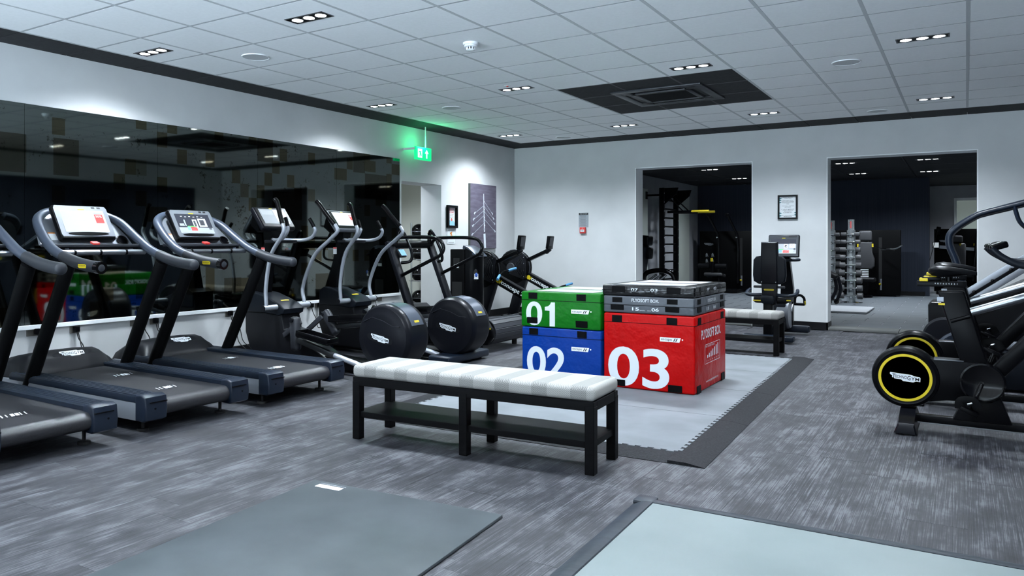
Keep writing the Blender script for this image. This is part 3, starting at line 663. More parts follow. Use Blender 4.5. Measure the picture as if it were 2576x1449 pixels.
# exit sign
t = thing('exit_sign', 'glowing green exit sign hanging on a rod above the doorway', 'exit sign', (XL + .19, 8.535, 2.405))
B().box((0, 0, 0), (.035, .36, .175), bev=.006).obj('housing', 'exit_green', t, 0)
B().cyl((0, .06, .08), (0, .06, HC - 2.40), .009).obj('rod', 'grid_white', t); B().box((-.1, -.185, .06), (.2, .012, .03), bev=.003).obj('bracket', 'grid_white', t, 0)
sg = plate(t, [(-.05, -.06), (.05, -.06), (.05, .06), (-.05, .06)], (.018, -.09, 0), Y_, Z_, 'exit_white', 'door_symbol', .001)
plate(sg, [(-.012, -.045), (.0, -.045), (.012, -.01), (.03, -.04), (.038, -.032), (.016, .02), (.03, .02), (.03, .03), (-.02, .03), (-.03, .01), (-.02, .005), (-.008, .018), (-.004, .0)], (.0195, -.09, 0), Y_, Z_, 'exit_green', 'runner', .0006)
plate(t, [(-.014, -.06), (.014, -.06), (.014, .005), (.045, .005), (0, .06), (-.045, .005), (-.014, .005)], (.018, .065, 0), Y_, Z_, 'exit_white', 'arrow', .001)
L = bpy.data.lights.new('lamp', 'POINT'); L.energy = 4.0; L.color = (.05, 1, .35); L.shadow_soft_size = .05
o = bpy.data.objects.new('lamp', L); COL.objects.link(o); o.parent = t; o.location = (.06, 0, .11)
# framed notices on the left wall
t = thing('framed_notice', 'black framed notice with red heading right of the doorway', 'framed notice', (XL, 9.512, 1.575))
def frame4(t, w, h, bw_, th, m, u, n):
    b = B(); u, n = Vector(u), Vector(n)
    for a, c, ww, hh in ((-w / 2 + bw_ / 2, 0, bw_, h), (w / 2 - bw_ / 2, 0, bw_, h), (0, h / 2 - bw_ / 2, w - bw_ * 2, bw_), (0, -h / 2 + bw_ / 2, w - bw_ * 2, bw_)):
        cc = u * a + Z_ * c + n * th / 2; d_ = [abs(u[k]) * ww + abs(n[k]) * th for k in range(2)] + [hh]; b.box(cc, d_)
    return b.obj('frame', m, t, 0)
frame4(t, .262, .335, .034, .035, 'black', Y_, X_)
pp = plate(t, rect(.196, .27), (.004, 0, 0), Y_, Z_, 'paper', 'poster', .001)
for k, s_ in enumerate(('BOOK A NEW', 'PERSONAL', 'PROGRAMME?')): text(pp, s_, .020, (.0055, 0, .105 - .026 * k), Y_, Z_, 'print_red', bold=.02, width=.125, align='CENTER')
for k in range(5): plate(pp, rect(.11 - .02 * (k % 2), .004), (.005, 0, .035 - .014 * k), Y_, Z_, 'print_grey', 'print_line', .0004)
plate(pp, [(-.098, -.135), (.09, -.135), (.09, -.09), (.04, -.055), (-.02, -.06), (-.098, -.045)], (.005, 0, 0), Y_, Z_, 'cyan_print', 'drawing', .0004)
B().lathe([(.0005, 0), (.022, 0), (.022, .0006), (.0005, .0006)], (.0056, .0, -.045), 'x', 20).obj('badge', 'print_red', pp)
t = thing('wall_notice', 'clear acrylic notice holder below the framed notice', 'notice', (XL, 9.50, 1.275))
B().box((.003, 0, 0), (.006, .21, .215), bev=.002).obj('holder', 'paper', t, 0)
plate(t, [(-.02, -.05), (0, -.05), (.005, -.015), (.03, -.045), (.035, -.035), (.015, .01), (.03, .03), (.02, .04), (-.03, .02), (-.035, .0), (-.01, .0)], (.0065, 0, .04), Y_, Z_, 'orange', 'runner_drawing', .0005)
plate(t, rect(.15, .006), (.0065, 0, -.085), Y_, Z_, 'print_grey', 'print_line', .0004); plate(t, rect(.15, .005), (.0065, 0, .092), Y_, Z_, 'print_grey', 'print_line', .0004)
# rowing picture
t = thing('canvas_picture', 'tall purple-grey canvas picture of a rowing eight seen from above', 'picture', (XL, 10.37, 1.60))
B().box((.02, 0, 0), (.04, .775, 1.01), bev=.003).obj('canvas', 'canvas_water', t, 0)
ct = B().box((.018, -.389, 0), (.04, .003, 1.01)).obj('canvas_edge', 'concrete', t, 0)
def cp(y, z): return (.0405, y, z)
def cstrip(par, a, c, w1, w2, m, nm):
    a, c = Vector((a[0], a[1])), Vector((c[0], c[1])); d_ = (c - a).normalized(); n_ = Vector((-d_.y, d_.x))
    pts = [a + n_ * w1 / 2, c + n_ * w2 / 2, c - n_ * w2 / 2, a - n_ * w1 / 2]
    return plate(par, [(p.x, p.y) for p in pts], (.0402, 0, 0), Y_, Z_, m, nm, .0004)
boat = cstrip(t, (.04, -.5), (.02, -.27), .055, .06, 'print_white', 'boat_bow')
cstrip(t, (.02, -.24), (-.005, .36), .030, .016, 'print_white', 'boat')
for k in range(9):
    y, z = .02 - .003 * k, -.20 + .062 * k
    B().lathe([(.0005, 0), (.017 - .001 * k, 0), (.017 - .001 * k, .0006), (.0005, .0006)], (.0408, y + (.008 if k % 2 else -.008), z), 'x', 10).obj('rower', 'paper' if k % 2 else 'silver_light', t)
for k, (z, s_, lw) in enumerate(((-.10, -1, .37), (.02, -1, .35), (.10, -1, .33), (.18, -1, .30), (-.04, 1, .34), (.08, 1, .33), (.16, 1, .30), (.24, 1, .26))):
    e_ = (.015 + s_ * lw, z - .20 + .018 * k * (s_ < 0)); o_ = cstrip(t, (.015, z), e_, .008, .008, 'silver_light', 'oar')
    cstrip(o_, e_, (e_[0] + s_ * .02 - s_ * .06, e_[1] + .035), .03, .012, 'print_white', 'oar_blade')
# notice and fire call point on the far wall
t = thing('wall_notice', 'grey fire action notice with black heading on the far wall', 'notice', (-5.16, YB, 1.55))
B().box((0, -.002, 0), (.168, .004, .235), bev=.001).obj('sheet', 'silver_light', t, 0)
hd = plate(t, rect(.162, .032), (0, -.0042, .10), X_, Z_, 'print_black', 'heading', .0005); text(hd, 'FIRE ACTION', .012, (0, -.005, .093), X_, Z_, 'paper', width=.12, align='CENTER')
for k in range(13): plate(t, rect(.12 - .015 * (k % 3), .0045), (-.008, -.0042, .072 - .0135 * k), X_, Z_, 'print_black' if k in (0, 5) else 'print_grey', 'print_line', .0003)
t = thing('fire_call_point', 'small red fire alarm call point on the far wall', 'fire alarm', (-5.165, YB, 1.385))
B().box((0, -.02, 0), (.098, .04, .098), bev=.006).obj('body', 'red', t, 30)
wn = B().box((0, -.0415, -.006), (.066, .003, .036)).obj('window', 'paper', t, 0); text(wn, 'FIRE', .016, (0, -.0435, -.014), X_, Z_, 'print_black', width=.045, align='CENTER')
B().ball((0, -.042, .034), (.012, .006, .012), 10, 8).obj('indicator', 'print_white', t)
# framed poster on the pier
t = thing('framed_poster', 'black framed poster of small print with green leaves on the pier', 'framed poster', (-2.078, YB, 1.682))
frame4(t, .258, .335, .022, .028, 'black', X_, (0, -1, 0))
pp = plate(t, rect(.22, .30), (0, -.004, 0), X_, Z_, 'paper', 'poster', .001)
for k, (s_, z) in enumerate((('FANCY GIVING', .135), ('YOGA TRY?', .118), ('PARTNERS WITH', .092), ('REGULAR CLASSES', .076), ('THROUGHOUT THE', .060), ('WEEK', .044), ('VINYASA - HATHA', .016), ('ASHTANGA', .0), ('IT HELPS IMPROVE', -.030), ('YOUR STRENGTH', -.046), ('BALANCE &', -.062), ('FLEXIBILITY', -.078), ('ALL INCLUDED IN', -.115), ('MEMBERSHIP', -.131))):
    text(pp, s_, .010, (0, -.0052, z - .005), X_, Z_, 'print_black', bold=.01, width=.0105 * len(s_), align='CENTER')
for x, z, sg_ in ((-.095, .12, 1), (-.098, .095, 1), (-.1, .065, 1), (-.095, -.085, 1), (-.095, -.12, 1), (.1, -.08, -1), (.098, -.11, -1)):
    plate(pp, [(-.012 * sg_, -.012), (.022 * sg_, 0), (-.012 * sg_, .014)][::sg_], (x, -.0052, z), X_, Z_, 'teal', 'leaf', .0004)
# ---------------------------------------------------------------- cardio machines along the mirror (they face -x, towards the wall)
def screen_panel(parent, c, w, h, tilt, style):
    """a display facing +x, tilted back; c is its centre; style chooses what it shows"""
    u = Y_; v = Vector((-math.sin(tilt), 0, math.cos(tilt))); n = u.cross(v); c = Vector(c)
    base = {'white': 'screen_white', 'glare': 'screen_mid', 'gym': 'screen_deep', 'off': 'screen_dark'}[style]
    s = plate(parent, rect(w, h), c, u, v, base, 'screen', .001)
    at = c + n * .0012
    def q(x0, y0, x1, y1, m): plate(s, [((x0 - .5) * w, (y0 - .5) * h), ((x1 - .5) * w, (y0 - .5) * h), ((x1 - .5) * w, (y1 - .5) * h), ((x0 - .5) * w, (y1 - .5) * h)], at, u, v, m, 'display_patch', .0004)
    if style == 'white':
        q(.76, .42, .95, .82, 'screen_red'); text(s, '50%', h * .10, at + u * w * .285 + v * h * .18, u, v, 'screen_glare', width=w * .14, lift=.001)
        q(.30, .45, .62, .48, 'screen_glare'); q(.52, .25, .90, .30, 'screen_glare'); q(.76, .85, .95, .90, 'screen_mid')
    elif style == 'glare': q(.55, .12, .97, .95, 'screen_glare'); q(.05, .6, .5, .9, 'screen_white')  # reflected glare drawn as bright glowing patches
    elif style == 'gym':
        q(.0, .0, 1, .30, 'screen_mid'); q(.45, .3, .58, .72, 'screen_white'); q(.62, .34, .86, .78, 'screen_white'); q(.66, .42, .80, .70, 'screen_deep'); q(.48, .36, .54, .66, 'screen_deep')
        q(.34, .14, .52, .32, 'screen_red'); q(.24, .16, .34, .34, 'screen_blue'); q(.26, .33, .50, .38, 'screen_green')
        for k in range(6): q(.15 + .12 * k, .86 - .02 * (k % 2), .20 + .12 * k, .885 - .02 * (k % 2), 'screen_glare')
        q(.88, .2, .97, .5, 'screen_deep'); q(.2, .38, .24, .7, 'screen_mid'); q(.05, .38, .18, .5, 'screen_mid')
    return s
def treadmill(label, yc, style):
    t = thing('treadmill', label, 'treadmill', (-4.19, yc, 0), 0, 'treadmills facing the mirror')
    # running belt
    prof = [(-1.56, .105), (-.07, .105)] + [(-.07 + .052 * math.cos(a), .158 + .052 * math.sin(a)) for a in [R(-80 + 20 * k) for k in range(9)]] + [(-.07, .210), (-1.56, .218)]
    bl = B().prism(prof, -.258, .258).obj('running_belt', 'belt', t, 40)
    for x, y in ((-.32, -.02), (-1.02, .12)):
        for k in range(6):
            w = .007 + .013 * (k in (2, 3)); yy = y - .07 + k * .026
            B().poly([(x - .035, yy, .2165), (x + .035, yy - .02, .2162), (x + .035, yy - .02 + w, .2162), (x - .035, yy + w, .2165)]).obj('belt_mark', 'paper', bl, 0)
    for s in (-1, 1):
        # ribbed side rail, silver skirt and rear end cap
        prof = [(.260, .205), (.260, .236)]
        for k in range(5): prof += [(.268 + k * .026, .246), (.287 + k * .026, .246), (.289 + k * .026, .240), (.292 + k * .026, .240)]
        prof += [(.398, .240), (.403, .222), (.400, .200), (.36, .190)]
        B().prism([(s * y, z) for y, z in prof], -1.62, -.10, 'x').obj('side_rail', 'navy_plastic', t, 30)
        B().prism([(-1.93, .09), (-1.90, .20), (-1.55, .20), (-.09, .198), (-.09, .086), (-1.5, .075)], s * .34, s * .398, bev=.006).obj('skirt', 'silver', t, 30)
        cap = B().prism([(-.11, .088), (-.11, .246), (-.04, .252), (-.006, .238), (.004, .16), (-.004, .098), (-.03, .086)], s * .250, s * .405, bev=.012, seg=3).obj('end_cap', 'navy_plastic', t, 40)
        B().box((.0, s * .315, .205), (.012, .12, .006)).obj('slot', 'black', cap, 0); B().cyl((-.002, s * .34, .165), (.005, s * .34, .165), .007, n=10).obj('screw', 'black', cap)
        B().cyl((-.18, s * .30, .0), (-.18, s * .30, .016), .036).cyl((-.18, s * .30, .014), (-.18, s * .30, .10), .011).obj('foot', 'rubber', t)
        B().cyl((-1.6, s * .30, .0), (-1.6, s * .30, .09), .04).obj('foot', 'rubber', t)
        # upright: oval post leaning back
        B().tube([(-1.44, s * .365, .12), (-.915, s * .362, 1.045)], .046, 16, 1, flat=(1.0, 1.05)).obj('upright', 'black_matt', t, 60)
        # handlebar from the console down to the grip
        hb = [(-1.555, s * .15 + .04, 1.425), (-1.54, s * .24 + .04, 1.40), (-1.44, s * .325 + .03, 1.345), (-1.27, s * .36 + .015, 1.235), (-1.10, s * .372, 1.145), (-.95, s * .372, 1.090)]
        B().tube(hb, .034, 14, 6).obj('handlebar', 'blue_grey', t, 60)
        gp = [(-.965, s * .372, 1.094), (-.82, s * .370, 1.058), (-.67, s * .368, 1.036), (-.545, s * .366, 1.026)]
        g = B().tube(gp, .040, 16, 6).ball((-.545, s * .366, 1.026), (.05, .08, .08)).obj('grip', 'grip_grey', t, 60)
        if s < 0:
            B().tube([(-.57, s * .366, 1.0265), (-.525, s * .366, 1.024)], .041, 18, 1).obj('end_ring', 'black_gloss', t)
            plate(g, [(-.045, -.008), (-.03, -.014), (.045, -.014), (.048, .006), (.03, .012), (-.045, .012)], (-.68, s * .366 - .0415, 1.036), X_, Z_, 'yellow', 'badge', .0012)
            text(g, 'TECHNOGYM', .010, (-.718, s * .366 - .043, 1.031), X_, Z_, 'print_black', width=.075)
    # motor hood
    rings = []
    for x, z, hw, zb in ((-1.50, .222, .40, .205), (-1.53, .255, .39, .16), (-1.57, .315, .37, .12), (-1.62, .350, .36, .09), (-1.72, .362, .37, .085), (-1.83, .335, .385, .085), (-1.93, .285, .385, .09), (-2.0, .215, .37, .10), (-2.03, .16, .33, .12)):
        rings.append([(x, y, zz) for y, zz in ((-hw, zb), (-hw - .004, zb + (z - zb) * .45), (-hw * .93, zb + (z - zb) * .8), (-hw * .78, z - (z - zb) * .04), (-hw * .35, z), (hw * .35, z), (hw * .78, z - (z - zb) * .04), (hw * .93, zb + (z - zb) * .8), (hw + .004, zb + (z - zb) * .45), (hw, zb))])
    hd = B().loft(rings).obj('motor_hood', 'charcoal', t, 50)
    v = Vector((-.055, 0, .06)).normalized()
    ov = [(.165 * math.cos(a) + math.copysign(.06, math.cos(a)), .032 * math.sin(a)) for a in [k * math.pi / 12 for k in range(24)]]
    plate(hd, [(x * .68, y * .9) for x, y in ov], (-1.5935, .05, .3345), Y_, v, 'graphite', 'badge_field', .002)
    logo(hd, .19, Vector((-1.5935, .05, .3345)) + Y_.cross(v) * .0025, Y_, v)
    # console: backing shield, display housing, tray and sensor bar
    til = R(32); uv = Vector((-math.sin(til), 0, math.cos(til))); nn = Y_.cross(uv)
    sh = B()
    pts = [(-.36, 1.17), (.36, 1.17), (.345, 1.235), (.30, 1.32), (.22, 1.395), (.12, 1.43), (-.12, 1.43), (-.22, 1.395), (-.30, 1.32), (-.345, 1.235)]
    def on(y, z, d=0): return Vector((-1.325 - (z - 1.17) * .85 + d, y + .03, z))
    sh.loft([[on(y, z) for y, z in pts], [on(y, z, -.03) for y, z in pts]]).obj('shield', 'silver', t, 30)
    cc = Vector((-1.40, .025, 1.33)); Rm = (0, -til, 0)
    hs = B().box(cc, (.055, .43, .30), Rm, bev=.016, seg=3).obj('display_housing', 'black', t, 40)
    bz = cc + nn * .0275
    plate(hs, [(-.20, -.128), (.20, -.128), (.208, -.11), (.208, .12), (.195, .142), (-.195, .142), (-.208, .12), (-.208, -.11)], bz, Y_, uv, 'silver', 'bezel', .003)
    screen_panel(hs, bz + nn * .0032 + uv * .005, .345, .195, til, style)
    plate(hs, [(.16 * math.cos(a), .017 * math.sin(a)) for a in [k * math.pi / 10 for k in range(20)]], bz + nn * .0033 - uv * .107, Y_, uv, 'black', 'speaker_slot', .0012)
    plate(hs, rect(.05, .010), bz + nn * .0033 + uv * .109, Y_, uv, 'yellow', 'badge', .001)
    for k in (0, 1): plate(hs, rect(.028, .016), bz + nn * .0033 + uv * .128 + Y_ * (.10 + .045 * k), Y_, uv, 'print_black', 'port', .0006)
    o_ = B().lathe([(.046, 0), (.048, .006), (.040, .008), (.038, -.02), (.0005, -.02)], n=22).obj('cup_holder', 'black_gloss', t)
    o_.location = on(.285, 1.205, .004); o_.rotation_euler = (0, R(52), 0)
    st = plate(t, rect(.10, .075), on(-.27, 1.235, .002), Y_, Vector((-.65, 0, .76)), 'paper', 'warning_sticker', .001)
    plate(st, rect(.10, .012), on(-.27, 1.235, .0035) + Vector((-.65, 0, .76)) * .032, Y_, Vector((-.65, 0, .76)), 'orange', 'stripe', .0005)
    B().box((-1.235, 0, 1.168), (.13, .70, .022), bev=.006).obj('tray', 'graphite_light', t, 30); B().box((-1.18, 0, 1.145), (.012, .66, .03)).obj('tray_lip', 'black', t, 0)
    sb = B().cyl((-1.13, -.362, 1.118), (-1.13, .362, 1.118), .019).obj('sensor_bar', 'steel', t)
    for y in (-.20, -.005, .20): B().cyl((-1.13, y - .008, 1.118), (-1.13, y + .008, 1.118), .0215).obj('collar', 'black', sb)
    for y in (-.25, .25): B().box((-1.145, y, 1.142), (.02, .03, .012)).obj('clip', 'chrome', sb, 0)
    B().box((-1.185, -.01, 1.186), (.045, .055, .016), (0, R(20), 0), bev=.004).obj('safety_key', 'red', t, 30)
    return t
treadmill('treadmill nearest the viewer, cut off by the left edge of the picture', 2.285, 'white')
treadmill('treadmill whose screen glows white with a red square', 3.275, 'white')
treadmill('treadmill farthest along the row with a dark gym picture on screen', 4.262, 'gym')
def cross_trainer(label, yc, style):
    t = thing('cross_trainer', label, 'cross trainer', (-4.25, yc, 0), 0, 'cross trainers facing the mirror')
    cz = .365
    # rear drum cover
    pr = [(.0005, -.178), (.19, -.178), (.205, -.172), (.262, -.160), (.282, -.135), (.286, -.10), (.286, .10), (.282, .135), (.262, .160), (.205, .172), (.19, .178), (.0005, .178)]
    dr = B().lathe(pr, (0, 0, cz), 'y', 56).obj('drum_cover', 'graphite', t, 35)
    q = B()
    q.loft([[(.2905 * math.cos(a), -.085, cz + .2905 * math.sin(a)), (.2905 * math.cos(a), .085, cz + .2905 * math.sin(a)), (.284 * math.cos(a), .085, cz + .284 * math.sin(a)), (.284 * math.cos(a), -.085, cz + .284 * math.sin(a))] for a in [R(22 + 8 * k) for k in range(12)]])
    q.obj('top_inlay', 'blue_grey', dr, 50)
    B().loft([[(.2925 * math.cos(a), y, cz + .2925 * math.sin(a)) for y in (-.032, .032)] + [(.288 * math.cos(a), y, cz + .288 * math.sin(a)) for y in (.032, -.032)] for a in [R(27), R(29), R(31)]]).obj('badge', 'yellow', dr, 50)
    q = B()
    for z in (cz + .075,): q.loft([[(x, y, z + d) for y in (-.1795, .1795)] + [(x, y, z + d - .004) for y in (.1795, -.1795)] for x, d in ((-.20, .055), (-.10, .10), (.02, .075), (.12, .035), (.20, .03))], cap=True)
    q.obj('seam', 'graphite_light', dr, 0)
    ov = [(.10 * math.cos(a) + math.copysign(.045, math.cos(a)), .040 * math.sin(a)) for a in [k * math.pi / 12 for k in range(24)]]
    tl = (X_ * math.cos(R(-9)) + Z_ * math.sin(R(-9)), Z_ * math.cos(R(-9)) - X_ * math.sin(R(-9)))
    plate(dr, ov, (-.01, -.1785, cz - .01), tl[0], tl[1], 'charcoal', 'badge_field', .0015); logo(dr, .20, (-.01, -.1805, cz - .01), tl[0], tl[1])
    # base
    B().box((.015, 0, .062), (.25, .74, .075), bev=.02, seg=3).obj('rear_foot', 'navy_plastic', t, 40)
    for s in (-1, 1): B().cyl((.05, s * .3, 0), (.05, s * .3, .03), .03).obj('foot_pad', 'rubber', t)
    B().prism([(-1.78, .03), (-1.72, .16), (-1.2, .17), (-.6, .13), (-.1, .11), (-.1, .03)], -.10, .10, bev=.01).obj('spine', 'black', t, 40)
    B().box((-1.66, 0, .05), (.16, .56, .06), bev=.015).obj('front_foot', 'navy_plastic', t, 40)
    # front shell
    sh = [(-1.60, .06), (-1.72, .14), (-1.785, .30), (-1.79, .48), (-1.765, .655), (-1.70, .69), (-1.58, .675), (-1.42, .625), (-1.30, .575), (-1.25, .53), (-1.27, .48), (-1.24, .36), (-1.12, .325), (-.98, .25), (-.80, .17), (-.66, .10), (-.70, .05)]
    B().prism(sh, -.125, .125, bev=.018, seg=3).obj('front_shell', 'charcoal', t, 40)
    tp = B().prism([(-1.775, .50), (-1.77, .665), (-1.70, .702), (-1.58, .690), (-1.42, .642), (-1.29, .595), (-1.225, .55), (-1.235, .505), (-1.30, .48), (-1.5, .50)], -.135, .135, bev=.016, seg=3).obj('shell_hood', 'navy_matt', t, 40)
    v = Vector((-.85, 0, .50)).normalized()
    plate(tp, [(-.05, -.008), (.05, -.008), (.056, .006), (.02, .011), (-.05, .011)], (-1.355, 0, .6225), Y_, v, 'yellow', 'badge', .0015)
    B().prism([(-1.24, .36), (-1.13, .345), (-1.02, .30), (-1.02, .27), (-1.13, .30), (-1.24, .33)], -.11, .11, bev=.006).obj('step_plate', 'graphite_light', t, 30)
    # mast, console, fixed handles
    B().loft([[(x - a, -w, z), (x + a, -w, z), (x + a, w, z), (x - a, w, z)] for x, z, a, w in ((-1.66, .64, .055, .055), (-1.60, .95, .045, .05), (-1.54, 1.18, .05, .055), (-1.53, 1.31, .06, .065))]).obj('mast', 'black', t, 30)
    stt = plate(t, rect(.05, .075), (-1.60, -.0565, 1.10), X_, Z_, 'paper', 'warning_sticker', .001); plate(stt, rect(.05, .018), (-1.60, -.058, 1.13), X_, Z_, 'print_red', 'stripe', .0005)
    til = R(38); uv = Vector((-math.sin(til), 0, math.cos(til))); nn = Y_.cross(uv); cc = Vector((-1.52, 0, 1.42))
    hs = B().box(cc, (.06, .43, .27), (0, -til, 0), bev=.018, seg=3).obj('display_housing', 'graphite' if style == 'glare' else 'silver', t, 40)
    B().loft([[(-1.58, -.20, 1.52), (-1.58, .20, 1.52), (-1.50, .20, 1.30), (-1.50, -.20, 1.30)], [(-1.72, -.11, 1.36), (-1.72, .11, 1.36), (-1.62, .11, 1.29), (-1.62, -.11, 1.29)]]).obj('rear_hood', 'black_matt', t, 30)
    bz = cc + nn * .0302
    plate(hs, rect(.40, .235), bz, Y_, uv, 'black', 'bezel', .002); screen_panel(hs, bz + nn * .0022 + uv * .01, .33, .185, til, style); plate(hs, rect(.04, .008), bz + nn * .0024 + uv * .108, Y_, uv, 'yellow', 'badge', .001)
    B().prism([(-1.48, -.15), (-1.30, -.11), (-1.27, 0), (-1.30, .11), (-1.48, .15), (-1.56, 0)], 1.185, 1.215, 'z', bev=.008).obj('cup_tray', 'graphite', t, 40)
    for s in (-1, 1):
        fh = [(-1.50, s * .03, 1.225), (-1.40, s * .10, 1.215), (-1.27, s * .165, 1.215), (-1.17, s * .185, 1.245), (-1.125, s * .185, 1.305), (-1.135, s * .175, 1.345)]
        h = B().tube(fh, .017, 12, 6).obj('fixed_handle', 'silver_light', t, 60)
        B().tube([(-1.134, s * .176, 1.34), (-1.155, s * .168, 1.385), (-1.18, s * .16, 1.425)], .019, 12, 4).obj('hand_sensor', 'black', h, 60)
        B().cyl((-1.33, s * .12, .565), (-1.33, s * .30, .565), .028).obj('arm_pivot', 'silver_light', t, 40); B().cyl((-1.33, s * .30, .565), (-1.33, s * .312, .565), .0285).obj('pivot_cap', 'graphite', t, 40)
        if s < 0: arm = [(-1.33, .58), (-1.335, .77), (-1.27, 1.06), (-1.13, 1.24), (-1.095, 1.31), (-1.115, 1.37)]; gr = [(-1.114, 1.365), (-1.155, 1.48), (-1.185, 1.57), (-1.215, 1.60)]
        else: arm = [(-1.35, .58), (-1.37, .75), (-1.22, 1.05), (-1.00, 1.22), (-.905, 1.30), (-.94, 1.37)]; gr = [(-.937, 1.362), (-1.06, 1.48), (-1.14, 1.565), (-1.185, 1.60)]
        B().tube([(x, s * .262, z) for x, z in arm], .019, 12, 7).obj('swing_arm', 'silver_light', t, 60)
        B().tube([(x, s * .262, z) for x, z in gr], .021, 12, 6, flat=(1, 1.15)).obj('arm_grip', 'black', t, 60)
        # lever, foot tray and roller rail
        if s < 0: lv, pz, rail = [(-1.0, .50), (-.985, .18)], [(-.92, .335), (-.52, .275)], [(-.97, .285), (-.50, .175), (-.08, .085)]
        else: lv, pz, rail = [(-1.03, .52), (-.86, .30)], [(-.92, .43), (-.48, .47)], [(-.90, .37), (-.50, .42), (-.14, .40)]
        y = s * .215
        (x0_, z0_), (x1_, z1_) = lv
        B().bar((x0_, y, z0_), (x1_, y, z1_), .075, .10, bev=.03, up=(1, 0, 0)).obj('lever', 'graphite_light', t, 50); B().cyl((x0_, y - .055, z0_ - .03), (x0_, y + .055, z0_ - .03), .022).obj('lever_pin', 'graphite', t, 40)
        B().bar((x0_ + .02, s * .16, z0_ - .05), (-1.22, s * .14, .30), .03, .05, bev=.008).obj('link', 'graphite_light', t, 40)
        (xa, za), (xb, zb) = pz; ln = math.hypot(xb - xa, zb - za); an = -math.atan2(zb - za, xb - xa); mid = ((xa + xb) / 2, y, (za + zb) / 2)
        tr = B().box(mid, (ln, .155, .022), (0, an, 0), bev=.01).obj('foot_tray', 'black', t, 40)
        q = B()
        for dy in (-.074, .074): q.box((mid[0], y + dy, mid[2] + .026), (ln * .96, .010, .045), (0, an, 0), bev=.004)
        for e in (-1, 1): q.box((mid[0] + e * ln * .48 * math.cos(an), y, mid[2] - e * ln * .48 * math.sin(an) + .026), (.010, .15, .045), (0, an, 0), bev=.004)
        q.obj('tray_rim', 'black', tr, 30)
        q = B()
        for k in range(7): f = -.30 + k * .10; q.box((mid[0] + f * ln * math.cos(an), y, mid[2] - f * ln * math.sin(an) + .013), (.014, .10, .004), (0, an, 0))
        q.obj('tread_rib', 'graphite_light', tr, 0)
        q = B()
        q.bar((rail[0][0], y, rail[0][1]), (rail[1][0], y, rail[1][1]), .05, .05, bev=.012); q.obj('pedal_arm', 'dark_steel', t, 40)
        B().cyl((rail[1][0], y, rail[1][1]), (rail[2][0], y, rail[2][1]), .024).obj('roller_rail', 'silver_light', t, 40)
    return t
cross_trainer('cross trainer next to the last treadmill, bright glare on its screen', 5.37, 'glare')
cross_trainer('cross trainer nearer the doorway with a pale silver screen housing', 6.41, 'white')
# ---------------------------------------------------------------- curved manual treadmill
t = thing('curved_treadmill', 'black curved manual treadmill with tall looping handrails by the doorway', 'treadmill', (-5.0, 7.52, 0))
def arc(x): return .17 + .19 * ((x + .10) / .80) ** 2 * (1.0 if x < -.10 else 1.0)
XS = [-.86 + .0585 * k for k in range(26)]
sl = B().box((0, 0, 0), (.052, .70, .016), bev=.004, seg=1).mesh('belt_slat', 'graphite_light', 0)
pts = [(x, arc(x) + .03) for x in XS]
for k, (x, z) in enumerate(pts):
    s_ = (arc(x + .02) - arc(x - .02)) / .04; inst('belt_slat', sl, t, (x, 0, z), (0, -math.atan(s_), 0))
xe, ze = pts[-1]
for k in range(8):                                                # slats going round the rear end
    a = R(70 - 22 * k); inst('belt_slat', sl, t, (xe - .01 + .135 * math.cos(a), 0, ze - .135 + .135 * math.sin(a)), (0, R(90) - a, 0))
for s in (-1, 1):
    top = [(x, arc(x) + .055) for x in [-.95 + .15 * k for k in range(11)]]
    out = top + [(xe + .06, ze - .02), (xe + .13, ze - .10), (xe + .13, ze - .18), (xe + .05, ze - .27), (.3, .05), (-.5, .04), (-.92, .06), (-1.0, .20)]
    sd = B().prism(out, s * .355, s * .425, bev=.02, seg=3).obj('side_cover', 'black', t, 40)
    if s < 0:
        B().bar((xe - .20, s * .427, ze - .10), (xe + .11, s * .427, ze - .085), .004, .016, up=(0, 0, 1)).obj('stripe', 'yellow', sd, 0)
        text(sd, 'S', .05, (xe - .06, s * .4262, ze - .045), X_, Z_, 'print_white', width=.04); B().box2((xe - .03, s * .432, ze - .20), (xe + .05, s * .42, ze - .15)).obj('recess', 'void', sd, 0)
    for x in (-.75, .55): B().cyl((x, s * .38, 0), (x, s * .38, .07), .03).obj('foot', 'rubber', t)
    B().bar((-.30, s * .41, .24), (-.70, s * .405, 1.20), .055, .115, bev=.01, up=(0, 1, 0)).obj('upright', 'graphite', t, 40)
    rl = [(-.66, s * .40, 1.175), (-.60, s * .405, 1.235), (-.45, s * .41, 1.25), (-.13, s * .41, 1.25), (.02, s * .41, 1.225), (.085, s * .41, 1.14), (.05, s * .41, 1.055), (-.05, s * .41, 1.005), (-.52, s * .41, .80)]
    B().tube(rl, .021, 12, 7).obj('handrail', 'black_gloss', t, 60)
    B().tube([(-.66, s * .33, 1.16), (-.60, s * .30, 1.34), (-.46, s * .30, 1.12), (-.44, s * .32, .98), (-.54, s * .38, .95)], .018, 10, 6).obj('push_handle', 'black_gloss', t, 60)
B().cyl((-.69, -.40, 1.165), (-.69, .40, 1.165), .05).obj('cross_tube', 'black', t, 40)
for k in range(4):
    zz = 1.02 - .09 * k; xx = -.70 + (1.20 - zz) * .4167
    plate(t, [(-.018, -.03), (-.006, -.03), (.0, 0), (.014, -.03), (.024, -.026), (.008, .012), (.02, .01), (.02, .018), (.002, .022), (-.006, .034), (-.014, .03), (-.01, .01), (-.022, .012), (-.022, .004)], (xx + .005, .405 - .029, zz), X_, Z_, 'print_white', 'exercise_symbol', .0012)
B().box((-.62, -.28, 1.06), (.03, .16, .11), (0, R(-35), R(10)), bev=.008).obj('tablet', 'black', t, 30)
plate(t, rect(.13, .085), (-.604, -.28, 1.071), Y_, Vector((-.57, 0, .82)), 'screen_blue', 'screen', .001)
